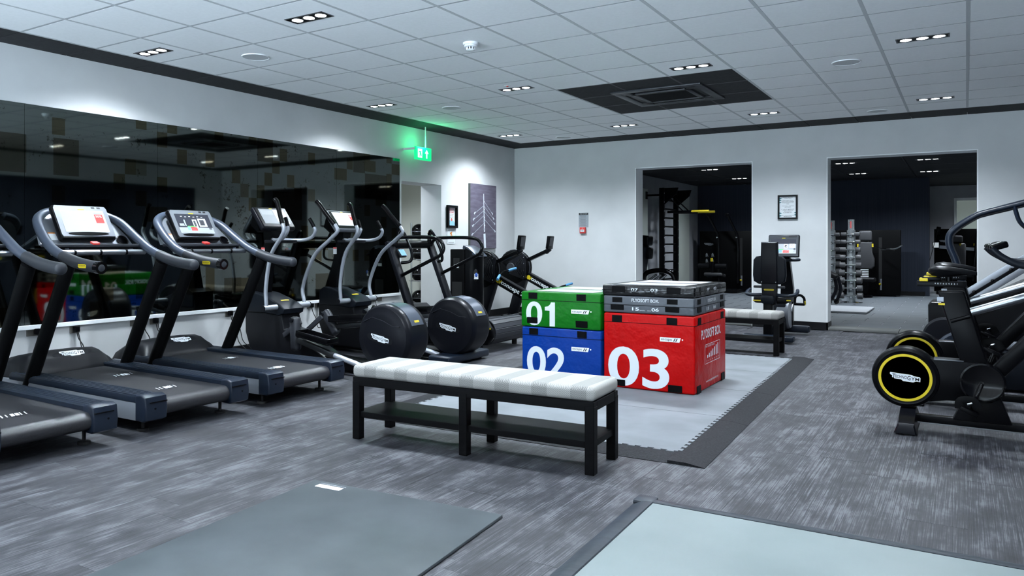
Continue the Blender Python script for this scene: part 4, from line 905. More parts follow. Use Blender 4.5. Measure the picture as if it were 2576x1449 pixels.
B().cyl((-.66, .37, 1.20), (-.66, .37, 1.29), .018).ball((-.66, .37, 1.30), (.07, .07, .03)).obj('lever_knob', 'black', t); B().ball((-.66, .37, 1.312), (.066, .066, .014)).obj('knob_top', 'yellow', t)
B().prism([(-1.05, .05), (-1.05, .30), (-.98, .42), (-.72, .43), (-.62, .36), (-.70, .05)], -.40, .40, bev=.02).obj('front_cover', 'graphite', t, 40)
# ---------------------------------------------------------------- wipes dispenser
t = thing('wipes_dispenser', 'tall black wipes dispenser with a slanted top in front of the rowing machines', 'dispenser', (-5.66, 8.83, 0))
a_ = R(-20)
bd = B().box((-.09, -.03, .55), (.23, .32, 1.10), bev=.012).obj('cabinet', 'black_matt', t, 30)
prof = [(.13 * math.cos(a), .155 * math.sin(a)) for a in [R(-90 + 15 * k) for k in range(13)]]
B().loft([[(x * 1.35 + .03, y - .02, z) for x, y in prof] for z in (0, .98, 1.0)] + [[(x * 1.35 + .03, y - .02, 1.02 + .1 * (1 - x / .13)) for x, y in prof]]).obj('front_shell', 'black', t, 50)
B().box((-.10, -.1905, .91), (.10, .004, .14)).obj('display_recess', 'void', t, 0); plate(t, rect(.075, .04), (-.10, -.193, .87), X_, Z_, 'paper', 'card', .001); B().box((-.09, -.1905, .45), (.16, .004, .42)).obj('bin_opening', 'void', t, 0)
B().prism([(.06, 1.045), (.205, 1.0), (.205, 1.006), (.06, 1.125), (-.02, 1.15), (-.03, 1.11)], -.15, .11, bev=.004).obj('slanted_top', 'blue_grey', t, 30)
B().ball((.150, -.105, .75), (.07, .08, .20)).obj('dispensing_hole', 'void', t); B().cyl((.165, -.115, .70), (.165, -.115, .77), .03).obj('wipe_tub', 'white', t); B().ball((.178, -.13, .755), (.035, .045, .06)).obj('tub_label', 'blue_label', t)
B().box((-.02, -.02, .02), (.36, .36, .04), bev=.01).obj('plinth', 'black', t, 30)
# ---------------------------------------------------------------- rowing machines (flywheel towards the left wall)
def rower(label, x, y, handle_parked):
    t = thing('rowing_machine', label, 'rowing machine', (x, y, 0), 0, 'rowing machines')
    wz = .80
    B().lathe([(.0005, -.075), (.20, -.075), (.255, -.06), (.268, -.03), (.268, .05), (.24, .07), (.0005, .07)], (0, 0, wz), 'y', 40).obj('flywheel_housing', 'black_matt', t, 35)
    B().tube([(.272 * math.cos(k * math.pi / 12), -.03, wz + .272 * math.sin(k * math.pi / 12)) for k in range(24)], .010, 8, 1, closed=True).obj('housing_rim', 'graphite_light', t, 60)
    cg = B().prism([(-.06, wz + .09), (.20, wz + .215), (.235, wz + .18), (.235, wz - .16), (.20, wz - .185), (-.05, wz - .10)], -.125, -.06, bev=.012).obj('chain_guard', 'graphite', t, 40)
    for k in range(6):
        r = .10 + .026 * k
        B().tube([(r * math.cos(a) - .01, -.128, wz + r * math.sin(a)) for a in [R(-38 + 10 * j) for j in range(9)]], .006, 6, 2).obj('vent_rib', 'charcoal', cg, 50)
    B().lathe([(.0005, -.150), (.065, -.150), (.072, -.140), (.072, -.11), (.0005, -.11)], (-.01, 0, wz), 'y', 24).obj('hub', 'graphite_light', t, 40)
    for k in range(4): B().ball((.215, -.128, wz + .16 - .10 * k), (.016, .01, .016), 8, 6).obj('bolt', 'chrome', t)
    B().prism([(-.03, wz - .05), (-.17, wz + .06), (-.22, wz + .12), (-.26, wz + .09), (-.26, wz + .05), (-.06, wz - .09)], -.13, -.08, bev=.006).obj('damper_arm', 'black', t, 30)
    # front legs
    B().prism([(.08, wz - .08), (.24, wz - .13), (.02, .03), (-.12, .03)], -.06, .04, bev=.008).obj('front_leg', 'graphite', t, 30)
    B().cyl((-.06, -.30, .035), (-.06, .30, .035), .035).obj('front_foot', 'black', t, 40)
    # boom with maker's name, rail, rear leg
    p0, p1 = Vector((.16, 0, wz - .10)), Vector((.80, 0, .395)); d = (p1 - p0).normalized(); up = Vector((-d.z, 0, d.x))
    bm_ = B().bar(p0, p1, .125, .105, bev=.006, up=(0, 1, 0)).obj('boom', 'black', t, 30)
    text(bm_, 'concept 2', .078, p0 + d * .165 - up * .040 - Y_ * .0525, d, up, 'paper', bold=.03, width=.40)
    lc = p0 + d * .115 - Y_ * .0525
    B().lathe([(.020, -.001), (.034, -.001), (.034, 0), (.020, 0)], lc, 'y', 18).obj('badge', 'yellow', bm_); B().bar(lc + d * .03 - up * .03, lc + d * .052 + up * .03, .012, .002, up=(0, 1, 0)).obj('badge_stroke', 'yellow', bm_, 0)
    B().bar((.70, 0, .40), (2.05, 0, .37), .05, .09, bev=.006).obj('seat_rail', 'steel', t, 30)
    B().prism([(1.90, .36), (2.0, .36), (2.10, .04), (2.0, .04)], -.05, .05, bev=.006).obj('rear_leg', 'graphite', t, 30); B().cyl((2.05, -.22, .03), (2.05, .22, .03), .03).obj('rear_foot', 'black', t, 40)
    B().prism([(1.18, .44), (1.46, .44), (1.50, .475), (1.46, .495), (1.30, .485), (1.16, .495), (1.13, .47)], -.15, .15, bev=.014).obj('seat', 'pad_black', t, 40)
    for s in (-1, 1):
        B().box((.93, s * .13, .40), (.03, .11, .26), (0, R(-45), 0), bev=.01).obj('footplate', 'graphite', t, 30)
        B().box((.93, s * .13, .42), (.045, .12, .045), (0, R(-45), 0), bev=.006).obj('foot_strap', 'blue_grip', t, 30)
    # monitor arm
    B().bar((.14, 0, wz + .08), (.57, 0, wz + .265), .05, .085, bev=.006, up=(0, 1, 0)).obj('monitor_arm', 'black', t, 30)
    B().bar((.53, 0, wz + .235), (.61, 0, wz + .30), .07, .06, bev=.015, up=(0, 1, 0)).obj('arm_joint', 'graphite', t, 40)
    mo = B().box((.605, 0, wz + .39), (.045, .17, .20), (0, R(8), 0), bev=.01).obj('monitor', 'black', t, 30)
    plate(mo, rect(.12, .13), (.631, 0, wz + .40), Y_, Vector((.14, 0, .99)), 'pad_grey', 'screen', .001)
    # pull handle
    hx, hz = (.30, wz - .04) if handle_parked == 0 else (.78, .50)
    h = B().tube([(hx + .03, -.14, hz - .035), (hx, -.05, hz), (hx, .05, hz + .02), (hx + .03, .14, hz + .035)], .013, 8, 4).obj('pull_handle', 'black', t, 60)
    for s in (-1, 1): B().tube([(hx + .03, s * .12, hz + s * .03), (hx + .05, s * .19, hz - .004 + s * .05), (hx + .075, s * .26, hz - .012 + s * .07)], .019, 10, 4).obj('handle_grip', 'blue_grip', h, 60)
    return t
rower('rowing machine half hidden by the wipes dispenser, blue handle across it', -5.80, 9.42, 0)
rower('rowing machine nearest the far wall, its boom running behind the green box', -5.95, 10.60, 1)
# ---------------------------------------------------------------- ball rack inside the lobby
t = thing('ball_rack', 'chrome and black ball rack inside the left doorway', 'rack', (LX - .55, 9.95, 0))
for y in (-.14, .14): B().cyl((-.05, y, .03), (-.05, y, 1.5), .014).obj('post', 'chrome', t, 40)
for z in (.20, .58, .92, 1.26):
    B().tube([(.16 * math.cos(k * math.pi / 8), .16 * math.sin(k * math.pi / 8), z) for k in range(16)], .009, 8, 1, closed=True).obj('shelf_ring', 'chrome', t, 60)
B().box((-.02, 0, .015), (.36, .40, .03), bev=.008).obj('base', 'black', t, 30)
for k, (z, w) in enumerate(((.305, 'lowest'), (.685, 'second lowest'), (1.025, 'second highest'), (1.365, 'topmost'))):
    o = thing('medicine_ball', '%s black medicine ball on the rack in the doorway' % w, 'ball', (LX - .55, 9.95, z - .125), 0, 'medicine balls in the lobby')
    B().ball((0, 0, .125), (.25, .25, .25), 24, 16).obj('shell', 'black_gloss', o, 60)
    B().tube([(.126 * math.cos(k_ * math.pi / 10), .126 * math.sin(k_ * math.pi / 10), .125) for k_ in range(20)], .004, 6, 1, closed=True).obj('seam', 'silver', o, 60)
downlight(LX - .6, 8.8, 2.42, 'triple spotlight in the lobby ceiling behind the doorway', 'triple spotlights in the lobby', 55.0)  # fitting added because the lobby needs light
# ---------------------------------------------------------------- indoor bikes on the right
def bike(label, loc, rz=0.0):
    t = thing('indoor_bike', label, 'exercise bike', loc, rz, 'indoor bikes with yellow rings')
    c = (-.325, 0, .331)
    h = B().lathe([(.0005, -.070), (.158, -.070), (.168, -.074), (.186, -.066), (.192, -.045), (.192, .045), (.186, .066), (.168, .074), (.0005, .070)], c, 'y', 64).obj('flywheel_cover', 'black', t, 35)
    B().lathe([(.134, -.0745), (.134, -.0765), (.150, -.0765), (.150, -.0745)], c, 'y', 64).obj('yellow_ring', 'yellow', h, 35)
    B().lathe([(.0005, -.0722), (.133, -.0722), (.133, -.070), (.0005, -.070)], c, 'y', 48).obj('mesh_disc', 'black_matt', h, 35)
    tl = R(-4); logo(h, .170, (c[0], -.0738, c[2]), X_ * math.cos(tl) + Z_ * math.sin(tl), Z_ * math.cos(tl) - X_ * math.sin(tl))
    B().prism([(-.30, .515), (-.22, .478), (-.17, .458), (.10, .455), (.18, .40), (.19, .27), (.13, .215), (-.10, .205), (-.24, .18), (-.33, .15)], -.055, .055, bev=.01).obj('frame', 'black', t, 40)
    B().box2((-.17, -.056, .452), (-.01, .056, .462), bev=.003).obj('frame_top', 'dark_steel', t, 30)
    B().lathe([(.0005, -.078), (.098, -.078), (.108, -.084), (.118, -.080), (.120, -.055), (.0005, -.055)], (.084, 0, .338), 'y', 40).obj('crank_cover', 'black_gloss', t, 40)
    B().prism([(-.07, .09), (.235, .09), (.175, .25), (-.0, .25)], -.045, .045, bev=.006).obj('stand', 'black', t, 30)
    for s, a in ((-1, R(-110)), (1, R(70))):
        ex, ez = .084 + .175 * math.cos(a), .338 + .175 * math.sin(a)
        B().bar((.084, s * .098, .338), (ex, s * .098, ez), .020, .040, bev=.006, up=(0, 1, 0)).obj('crank', 'black_gloss', t, 40)
        pd = B().box((ex - .01, s * .155, ez), (.10, .075, .026), (0, R(25), 0), bev=.005).obj('pedal', 'black', t, 30)
        B().tube([(ex - .055, s * .155, ez + .01), (ex - .05, s * .155, ez + .055), (ex + .01, s * .155, ez + .06), (ex + .04, s * .155, ez + .015)], .012, 8, 5, flat=(2.2, .35)).obj('toe_strap', 'black_matt', pd, 50)
        B().box((ex - .005, s * .155 - .03, ez + .05), (.03, .012, .012), (0, R(-20), 0), bev=.003).obj('buckle', 'chrome', pd, 30)
    B().prism([(-.150, .885), (-.010, .890), (.116, .440), (-.026, .440)], -.042, .042, bev=.010, seg=3).obj('seat_post', 'black', t, 40)
    B().box2((-.262, -.032, .912), (.005, .032, .948), bev=.004).obj('seat_slide', 'black', t, 30)
    lv = B().box2((-.235, -.045, .950), (-.13, .045, .972), bev=.006).obj('slide_lever', 'black', t, 30)
    B().box2((-.248, -.046, .945), (-.20, .046, .966), bev=.004).obj('lever_tip', 'yellow', lv, 30); B().box2((-.225, -.02, .966), (-.155, .02, .978), bev=.003).obj('lever_top', 'yellow', lv, 30)
    text(t, '9  8  7  6  5  4  3  2  1', .009, (-.165, -.0325, .928), X_, Z_, 'print_white', width=.12)
    st = plate(t, rect(.035, .028), (-.135, -.0425, .835), X_, Z_, 'silver', 'label', .001); plate(t, rect(.035, .012), (-.128, -.0425, .805), X_, Z_, 'yellow', 'label', .001)
    rings = []
    for x, w, zt, zb in ((-.200, .045, 1.022, 1.005), (-.185, .085, 1.040, .985), (-.14, .105, 1.046, .972), (-.08, .085, 1.038, .975), (-.02, .045, 1.028, .985), (.03, .026, 1.018, .988), (.058, .014, 1.008, .990)):
        rings.append([(x, -w, zt - .022), (x, -w * .8, zt - .004), (x, -w * .3, zt), (x, w * .3, zt), (x, w * .8, zt - .004), (x, w, zt - .022), (x, w * .7, zb + .004), (x, w * .2, zb), (x, -w * .2, zb), (x, -w * .7, zb + .004)])
    B().loft(rings).obj('saddle', 'pad_black', t, 60); B().cyl((-.09, 0, .945), (-.09, 0, .99), .018).obj('saddle_clamp', 'black', t)
    B().cyl((-.05, 0, .728), (.055, 0, .768), .024).cyl((-.08, -.045, .70), (.02, -.045, .737), .012).obj('tube_socket', 'black', t, 40)
    B().cyl((.02, 0, .757), (.62, 0, .985), .026).obj('top_tube', 'steel', t, 40)
    B().bar((.13, 0, .36), (.66, 0, 1.02), .085, .10, bev=.02, up=(0, 1, 0)).obj('down_tube', 'black', t, 40)
    B().bar((.60, 0, .96), (.66, 0, 1.20), .08, .07, bev=.015, up=(0, 1, 0)).obj('stem', 'black', t, 40)
    for s in (-1, 1):
        hb = [(.62, s * .05, 1.10), (.48, s * .16, 1.075), (.36, s * .215, 1.055), (.26, s * .225, 1.06), (.175, s * .225, 1.105), (.125, s * .225, 1.155)]
        B().tube(hb, .020, 12, 6).obj('handlebar', 'navy_matt', t, 60)
        B().bar((.118, s * .225, 1.155), (.205, s * .20, 1.182), .040, .036, bev=.012, up=(0, 1, 0)).obj('lever_grip', 'black_gloss', t, 50)
    B().tube([(.64, -.05, 1.18), (.55, -.06, 1.24), (.50, -.05, 1.33), (.56, 0, 1.38)], .017, 10, 5).obj('device_arm', 'black', t, 60)
    B().box((.60, 0, 1.40), (.03, .24, .18), (0, R(-25), 0), bev=.01).obj('display', 'black', t, 30)
    B().box2((-.29, -.032, .046), (.74, .032, .098), bev=.006).obj('base_rail', 'black', t, 30); B().box2((-.28, -.034, .048), (.74, -.0315, .054)).obj('rail_edge', 'steel', t, 0)
    for x, nm in ((-.315, 'rear_foot'), (.72, 'front_foot')):
        B().loft([[(x - a, y, z0_), (x + a, y, z0_), (x + a * .8, y, z1_), (x - a * .6, y, z1_)] for y, a, z0_, z1_ in ((-.25, .055, .012, .06), (-.24, .062, .010, .075), (-.06, .060, .015, .135), (.06, .060, .015, .135), (.24, .062, .010, .075), (.25, .055, .012, .06))]).obj(nm, 'graphite', t, 35)
        for s in (-1, 1): B().cyl((x, s * .2, 0), (x, s * .2, .03), .028).obj('foot_pad', 'rubber', t)
    return t
bike('front indoor bike with a complete yellow ring and badge on its flywheel', (0, 5.70, 0))
bike('rear indoor bike, its yellow ring half hidden by the front bike', (0, 6.74, 0))
# ---------------------------------------------------------------- stair climber behind the bikes
t = thing('stair_climber', 'dark stair climber with bent arm rail and silver sloping sides behind the bikes', 'stair climber', (0, 8.05, 0))
B().prism([(-.28, .04), (-.285, .63), (-.26, .66), (.05, .66), (.75, 1.05), (.85, 1.02), (.88, .04)], -.03, .37, bev=.02).obj('body', 'black', t, 40)
for k, (dz, w, m_) in enumerate(((.055, .030, 'silver_light'), (.015, .022, 'black'), (-.04, .07, 'silver'))):
    B().bar((-.01, -.07, .69 + dz), (.50, -.07, 1.075 + dz), .05, w, bev=.006, up=(0, 1, 0)).obj('sloping_rail', m_, t, 30)
for k in range(3): B().ball((.06 + .13 * k, -.10, .765 + .098 * k), (.03, .02, .03), 10, 8).obj('bolt', 'black_gloss', t)
for y, nm in ((-.09, 'arm_rail'), (.38, 'arm_rail')):
    B().tube([(.01, y, .66), (-.03, y, .84), (-.075, y, 1.02), (-.125, y, 1.18), (-.10, y, 1.29), (.06, y, 1.415), (.16, y, 1.455), (.36, y, 1.51), (.50, y, 1.56), (.62, y, 1.66)], .034, 14, 6, flat=(.8, 1.15)).obj(nm, 'navy_plastic', t, 60)
B().bar((.50, .14, 1.05), (.66, .14, 1.72), .12, .10, bev=.02, up=(0, 1, 0)).obj('column', 'black', t, 40)
B().box((.66, .14, 1.80), (.07, .50, .34), (0, R(-15), 0), bev=.02).obj('display_housing', 'black', t, 40)
B().tube([(.34, -.09, 1.50), (.38, -.10, 1.36), (.46, -.08, 1.30), (.58, 0, 1.34)], .028, 12, 6, flat=(.6, 1.3)).obj('grip_loop', 'navy_plastic', t, 60)
for k in range(4): B().box((.0 + .16 * k, .17, .30 + .12 * k), (.20, .34, .03), bev=.008).obj('step', 'graphite', t, 30)
for s in (-1, 1): B().cyl((-.2, .17 + s * .15, 0), (-.2, .17 + s * .15, .05), .03).cyl((.78, .17 + s * .15, 0), (.78, .17 + s * .15, .05), .03).obj('foot', 'rubber', t)
# low elliptical drive of the machine between climber and bikes
t = thing('cross_trainer', 'low dark cross trainer with blue wheel covers between climber and bikes', 'cross trainer', (0, 7.58, 0))
B().lathe([(.0005, -.05), (.15, -.05), (.165, -.03), (.165, .03), (.15, .05), (.0005, .05)], (-.15, .16, .385), 'y', 40).obj('wheel_cover', 'graphite', t, 35)
B().lathe([(.0005, -.05), (.19, -.05), (.205, -.03), (.205, .03), (.19, .05), (.0005, .05)], (-.02, -.10, .26), 'y', 44).obj('wheel_cover', 'navy_plastic', t, 35)
B().box2((-.12, -.13, .34), (.70, -.03, .40), bev=.01).obj('side_beam', 'silver', t, 30); B().box2((-.10, -.12, .02), (.75, .18, .30), bev=.02).obj('base', 'navy_matt', t, 30)
B().prism([(.50, .30), (.62, .30), (.66, .58), (.56, .55)], -.10, .14, bev=.02).obj('shroud', 'graphite', t, 40); B().ball((.45, -.03, .55), (.05, .03, .03)).obj('knob', 'yellow', t)
# ---------------------------------------------------------------- recumbent bike
t = thing('recumbent_bike', 'recumbent exercise bike facing the pier, gym picture on its screen', 'exercise bike', (-1.975, 10.10, 0))
ny = -.36
so = [(-.093, 1.195), (.093, 1.195), (.098, 1.03), (.15, 1.022), (.182, .98), (.188, .80), (.178, .725), (.12, .69), (-.12, .69), (-.178, .725), (-.188, .80), (-.182, .98), (-.15, 1.022), (-.098, 1.03)]
sb = B().prism(so, ny - .035, ny + .035, bev=.014, seg=3).obj('seat_back', 'navy_matt', t, 40)
B().prism([(-.088, 1.19), (.088, 1.19), (.098, .70), (-.098, .70)], ny - .06, ny - .03, bev=.012, seg=3).obj('back_spine', 'graphite', sb, 40)
for s in (-1, 1): B().ball((s * .08, ny - .06, .715), (.02, .02, .02), 8, 6).obj('bolt', 'chrome', sb)
br = B().prism([(-.09, .70), (.09, .70), (.075, .45), (-.03, .42), (-.075, .46)], ny - .045, ny + .05, bev=.012).obj('seat_bracket', 'graphite', t, 40)
plate(br, [(-.05, -.010), (.05, -.010), (.06, .0), (.05, .010), (-.05, .010), (-.06, .0)], (0, ny - .046, .625), X_, Z_, 'yellow', 'badge', .0015); text(br, 'TECHNOGYM', .011, (-.042, ny - .048, .6195), X_, Z_, 'print_black', width=.085)
B().box((0, ny + .24, .50), (.40, .42, .09), bev=.035, seg=3).obj('seat_cushion', 'pad_black', t, 50); B().box((-.01, ny + .02, .655), (.36, .03, .03), bev=.01).obj('cushion_edge', 'graphite_light', t, 40)
for s in (-1, 1): B().tube([(s * .07, ny + .02, .56), (s * .19, ny + .0, .555), (s * .27, ny + .03, .565), (s * .285, ny + .14, .59), (s * .275, ny + .22, .61)], .021, 12, 6).obj('side_handle', 'navy_plastic', t, 60)
B().prism([(-.075, .555), (.055, .555), (.07, .52), (.05, .455), (-.07, .465), (-.085, .51)], ny - .11, ny - .045, bev=.014).obj('adjust_block', 'navy_matt', t, 40)
B().box((-.13, ny - .08, .495), (.09, .02, .016), bev=.004).obj('adjust_lever', 'yellow', t, 30); B().box((.21, ny + .02, .50), (.05, .02, .016), bev=.004).obj('adjust_lever', 'yellow', t, 30)
B().bar((-.01, ny - .02, .05), (-.01, ny - .02, .47), .11, .10, bev=.01).obj('rear_post', 'black', t, 30)
B().box((0, ny - .08, .055), (.58, .13, .075), bev=.022, seg=3).obj('rear_foot', 'navy_plastic', t, 40)
B().bar((0, ny, .12), (0, .55, .15), .14, .12, bev=.02).obj('main_beam', 'black', t, 40)
B().lathe([(.0005, -.08), (.20, -.08), (.215, -.05), (.215, .05), (.20, .08), (.0005, .08)], (.02, .42, .30), 'x', 36).obj('pedal_housing', 'silver', t, 40)
B().prism([(.20, .12), (.30, .12), (.42, .50), (.30, .52), (.22, .40)], -.075, .075, 'x', bev=.015).obj('housing_neck', 'graphite', t, 40)
for s, (yy, zz) in ((-1, (.28, .18)), (1, (.50, .40))):
    B().bar((s * .10, .42, .30), (s * .11, yy, zz), .02, .03, bev=.005).obj('crank', 'steel', t, 30)
    pd = B().box((s * .19, yy, zz), (.13, .10, .03), bev=.006).obj('pedal', 'black', t, 30); B().tube([(s * .13, yy, zz), (s * .14, yy, zz + .09), (s * .19, yy, zz + .115), (s * .24, yy, zz + .08), (s * .25, yy, zz)], .008, 8, 5, flat=(2, .5)).obj('pedal_strap', 'black_matt', pd, 50)
    B().box((s * .255, yy, zz + .02), (.012, .03, .05), bev=.003).obj('buckle', 'yellow', pd, 30)
B().box((.02, .62, .07), (.54, .13, .085), bev=.022, seg=3).obj('front_foot', 'navy_plastic', t, 40)
B().loft([[(x - w, y - .04, z), (x + w, y - .04, z), (x + w, y + .05, z), (x - w, y + .05, z)] for x, y, z, w in ((.03, .52, .12, .08), (.04, .52, .60, .075), (.03, .48, .96, .05), (.03, .46, 1.02, .06))]).obj('mast', 'black', t, 40)
B().tube([(-.10, .46, .965), (0, .44, .965), (.12, .44, .965), (.19, .42, .968), (.195, .36, .972), (.13, .35, .972)], .020, 12, 5).obj('front_handle', 'navy_plastic', t, 60)
til = R(10); hs = B().box((.01, .45, 1.142), (.375, .055, .29), (-til, 0, 0), bev=.014, seg=3).obj('display_housing', 'graphite', t, 40)
uu, vv = X_, Vector((0, math.sin(til), math.cos(til))); n_ = uu.cross(vv); c_ = Vector((.01, .45, 1.142)) + n_ * .0278
plate(hs, rect(.355, .27), c_, uu, vv, 'dark_steel', 'bezel', .002); sc_ = plate(hs, rect(.305, .185), c_ + n_ * .0022 - vv * .008, uu, vv, 'screen_mid', 'screen', .001)
def q_(x0_, y0_, x1_, y1_, m_): plate(sc_, [((x0_ - .5) * .305, (y0_ - .5) * .185), ((x1_ - .5) * .305, (y0_ - .5) * .185), ((x1_ - .5) * .305, (y1_ - .5) * .185), ((x0_ - .5) * .305, (y1_ - .5) * .185)], c_ + n_ * .0034 - vv * .008, uu, vv, m_, 'display_patch', .0004)
q_(0, .68, 1, 1, 'screen_deep'); q_(.0, 0, 1, .28, 'screen_white'); q_(.48, .06, .72, .24, 'screen_red'); q_(.30, .06, .44, .26, 'screen_blue'); q_(.28, .26, .5, .32, 'screen_green'); q_(.52, .36, .66, .66, 'screen_glare'); q_(.55, .38, .63, .62, 'screen_deep'); q_(.74, .40, .94, .70, 'screen_glare'); q_(.78, .46, .90, .64, 'screen_deep'); q_(.9, .1, .98, .36, 'screen_deep')
plate(hs, rect(.04, .008), c_ + n_ * .0024 + vv * .10, uu, vv, 'yellow', 'badge', .001); plate(hs, rect(.10, .02), c_ + n_ * .0024 + vv * .122 + uu * .11, uu, vv, 'print_black', 'port', .0006)
# ---------------------------------------------------------------- weights room: climbing ladder on the side wall
t = thing('wall_ladder', 'tall black climbing ladder with yellow dip handles on the grey wall', 'wall bars', (-5.30, 16.12, Z2))
for s in (-1, 1):
    u = B().box((0, s * .46, 1.15), (.10, .075, 2.29), bev=.004).obj('upright', 'black', t, 30)
    for k in range(12): B().cyl((.05, s * .46, .15 + .185 * k), (.054, s * .46, .15 + .185 * k), .016, n=12).obj('bolt', 'silver_light' if s < 0 else 'steel', u, 40)
    B().bar((-.345, s * .46, 2.15), (-.05, s * .46, 2.15), .04, .04).box((-.335, s * .46, 2.15), (.02, .10, .16)).obj('wall_bracket', 'black', t, 0)
    B().prism([(.04, 2.29), (.34, 2.29), (.30, 2.16), (.05, 1.95)], s * .45 - .01, s * .45 + .01).obj('top_gusset', 'black', t, 0)
    dp = B().bar((.04, s * .22, 1.80), (.55, s * .22, 1.80), .045, .05).bar((.05, s * .22, 2.12), (.36, s * .22, 1.82), .022, .022).obj('dip_bar', 'black', t, 0)
    B().cyl((.54, s * .22, 1.805), (.90, s * .22, 1.805), .024).obj('dip_grip', 'yellow', dp, 40)
for k in range(11): B().cyl((0, -.43, .20 + .185 * k), (0, .43, .20 + .185 * k), .017).obj('rung', 'black', t, 40)
B().box((.02, 0, 2.24), (.05, .86, .09), bev=.004).obj('top_bar', 'black', t, 0); plate(t, rect(.26, .07), (.046, .0, 2.19), Y_, Z_, 'silver', 'label', .001)
# seated machine just behind the narrow opening
t = thing('weight_machine', 'padded seat machine cut off by the left edge of the narrow opening', 'gym machine', (-4.62, 12.62, Z2))
B().box((.06, 0, 1.195), (.20, .24, .17), (0, R(5), 0), bev=.03, seg=3).obj('head_pad', 'pad_black', t, 50)
B().box((.06, .1, .98), (.17, .14, .20), (0, R(5), 0), bev=.03, seg=3).obj('shoulder_pad', 'pad_black', t, 50)
B().box((-.05, 0, .75), (.18, .38, .75), (0, R(8), 0), bev=.05, seg=4).obj('back_pad', 'navy_matt', t, 50)
B().tube([(.02, 0, .42), (.06, 0, .62), (.22, 0, .685), (.42, 0, .68), (.54, 0, .60), (.58, 0, .40), (.58, 0, .03)], .040, 12, 6).obj('frame_tube', 'black_gloss', t, 60)
for k in range(3): B().cyl((.10 + .10 * k, -.02 - .05 * k, .50), (.26 + .10 * k, -.02 - .05 * k, .62), .018).obj('guide_rod', 'chrome', t, 40)
B().box((.28, 0, .04), (.9, .5, .06), bev=.01).obj('base', 'black', t, 30); B().box((.0, 0, .38), (.40, .40, .10), bev=.04, seg=3).obj('seat_pad', 'pad_black', t, 50); B().box((.0, 0, .20), (.10, .10, .30)).obj('seat_post', 'black', t, 0)
# ---------------------------------------------------------------- selectorised machines along the navy wall
def stack_panel(t, x0_, x1_, y, h, slot):
    p = B().box2((x0_, y - .05, .03), (x1_, y + .12, h), bev=.012).obj('stack_shroud', 'black_matt', t, 30)
    if slot is not None:
        B().box2((slot - .03, y - .056, .30), (slot + .03, y - .049, h - .16)).obj('slot', 'void', p, 0); B().box2((slot - .006, y - .062, .14), (slot + .028, y - .052, .38), bev=.003).obj('weight_label', 'silver', p, 0)
        B().ball((slot - .005, y - .07, .27), (.05, .04, .05), 12, 8).obj('selector_knob', 'yellow', p, 60)
    return p
t = thing('weight_machine', 'black seated pull machine with roller pads against the navy wall', 'gym machine', (-4.85, 18.85, Z2))
p = stack_panel(t, -.58, .66, 0, 1.43, .40)
logo(p, .22, (-.36, -.052, 1.12), X_, Z_, 'silver', 'print_black')
for k in range(3):
    for j in range(2): plate(p, [(-.03, -.05), (-.01, -.05), (0, 0), (.02, -.05), (.03, -.045), (.012, .03), (-.01, .05), (-.03, .02)], (-.40 + .14 * j, -.052, .86 - .14 * k), X_, Z_, 'silver', 'exercise_symbol', .001)
for s in (-1, 1):
    x = .10 + s * .22
    B().tube([(x + .05, -.25, .20), (x + .05, -.25, 1.20), (x, -.32, 1.45), (x - .14, -.45, 1.80)], .028, 10, 4).obj('press_arm', 'black_gloss', t, 60); B().ball((x - .14, -.45, 1.82), (.10, .08, .06)).obj('arm_end', 'black', t); B().ball((x + .03, -.30, 1.28), (.05, .05, .05)).obj('joint', 'chrome', t)
    B().cyl((-.08 + s * .07, -.75, .61), (-.08 + s * .32, -.75, .61), .062).obj('roller_pad', 'pad_black', t, 40)
B().bar((-.08, -.75, .40), (-.08, -.75, .72), .07, .06, bev=.01).obj('pad_post', 'black', t, 30); B().cyl((-.10, -.75, .72), (-.10, -.75, .80), .03).obj('adjust_knob', 'yellow', t)
B().box((-.06, -.62, .40), (.42, .38, .08), (R(-8), 0, 0), bev=.03, seg=3).obj('seat_pad', 'pad_grey', t, 50); B().bar((-.06, -.58, .04), (-.06, -.58, .38), .10, .10).obj('seat_post', 'black', t, 0); B().box((.05, -.45, .04), (.9, .8, .06), bev=.01).obj('base', 'black', t, 30)
t = thing('weight_machine', 'seated machine with tall grey backrest right of the dumbbell tower', 'gym machine', (-1.85, 18.75, Z2))
p = stack_panel(t, -.62, .69, 0, 1.43, .31)
B().box((.06, -.40, 1.30), (.25, .10, .22), bev=.04, seg=4).obj('head_pad', 'pad_grey', t, 50)
B().prism([(-.07, 1.17), (.19, 1.17), (.19, .95), (.235, .82), (.235, .66), (.18, .60), (-.08, .60), (-.13, .66), (-.13, .82), (-.08, .95)], -.45, -.36, bev=.03, seg=3).obj('backrest', 'pad_grey', t, 50)
for s in (-1, 1): B().box((.06 + s * .14, -.45, 1.10), (.03, .03, .07)).obj('tab', 'yellow', t, 0)
B().box((.08, -.60, .38), (.38, .34, .09), bev=.035, seg=3).obj('seat_pad', 'pad_black', t, 50); B().ball((-.02, -.78, .37), (.09, .03, .05)).obj('seat_lever', 'yellow', t)
b = B()
for k in range(5): B().box((.05, -.47, .44 + .036 * k), (.15, .01, .018)).obj('height_mark', 'paper', t, 0)
B().bar((.06, -.30, .05), (.06, -.30, 1.2), .12, .08).obj('seat_column', 'black', t, 0); B().lathe([(.0005, .0), (.14, .0), (.14, .05), (.0005, .07)], (.06, -.45, .0), 'z', 24).obj('base', 'black', t, 40)
B().tube([(.34, -.18, 1.0), (.50, -.30, 1.02), (.62, -.38, 1.03), (.74, -.45, 1.10)], .016, 8, 4).obj('lever_arm', 'steel', t, 60)
B().cyl((.24, -.36, 1.06), (.60, -.38, .99), .006).obj('cable', 'black', t)
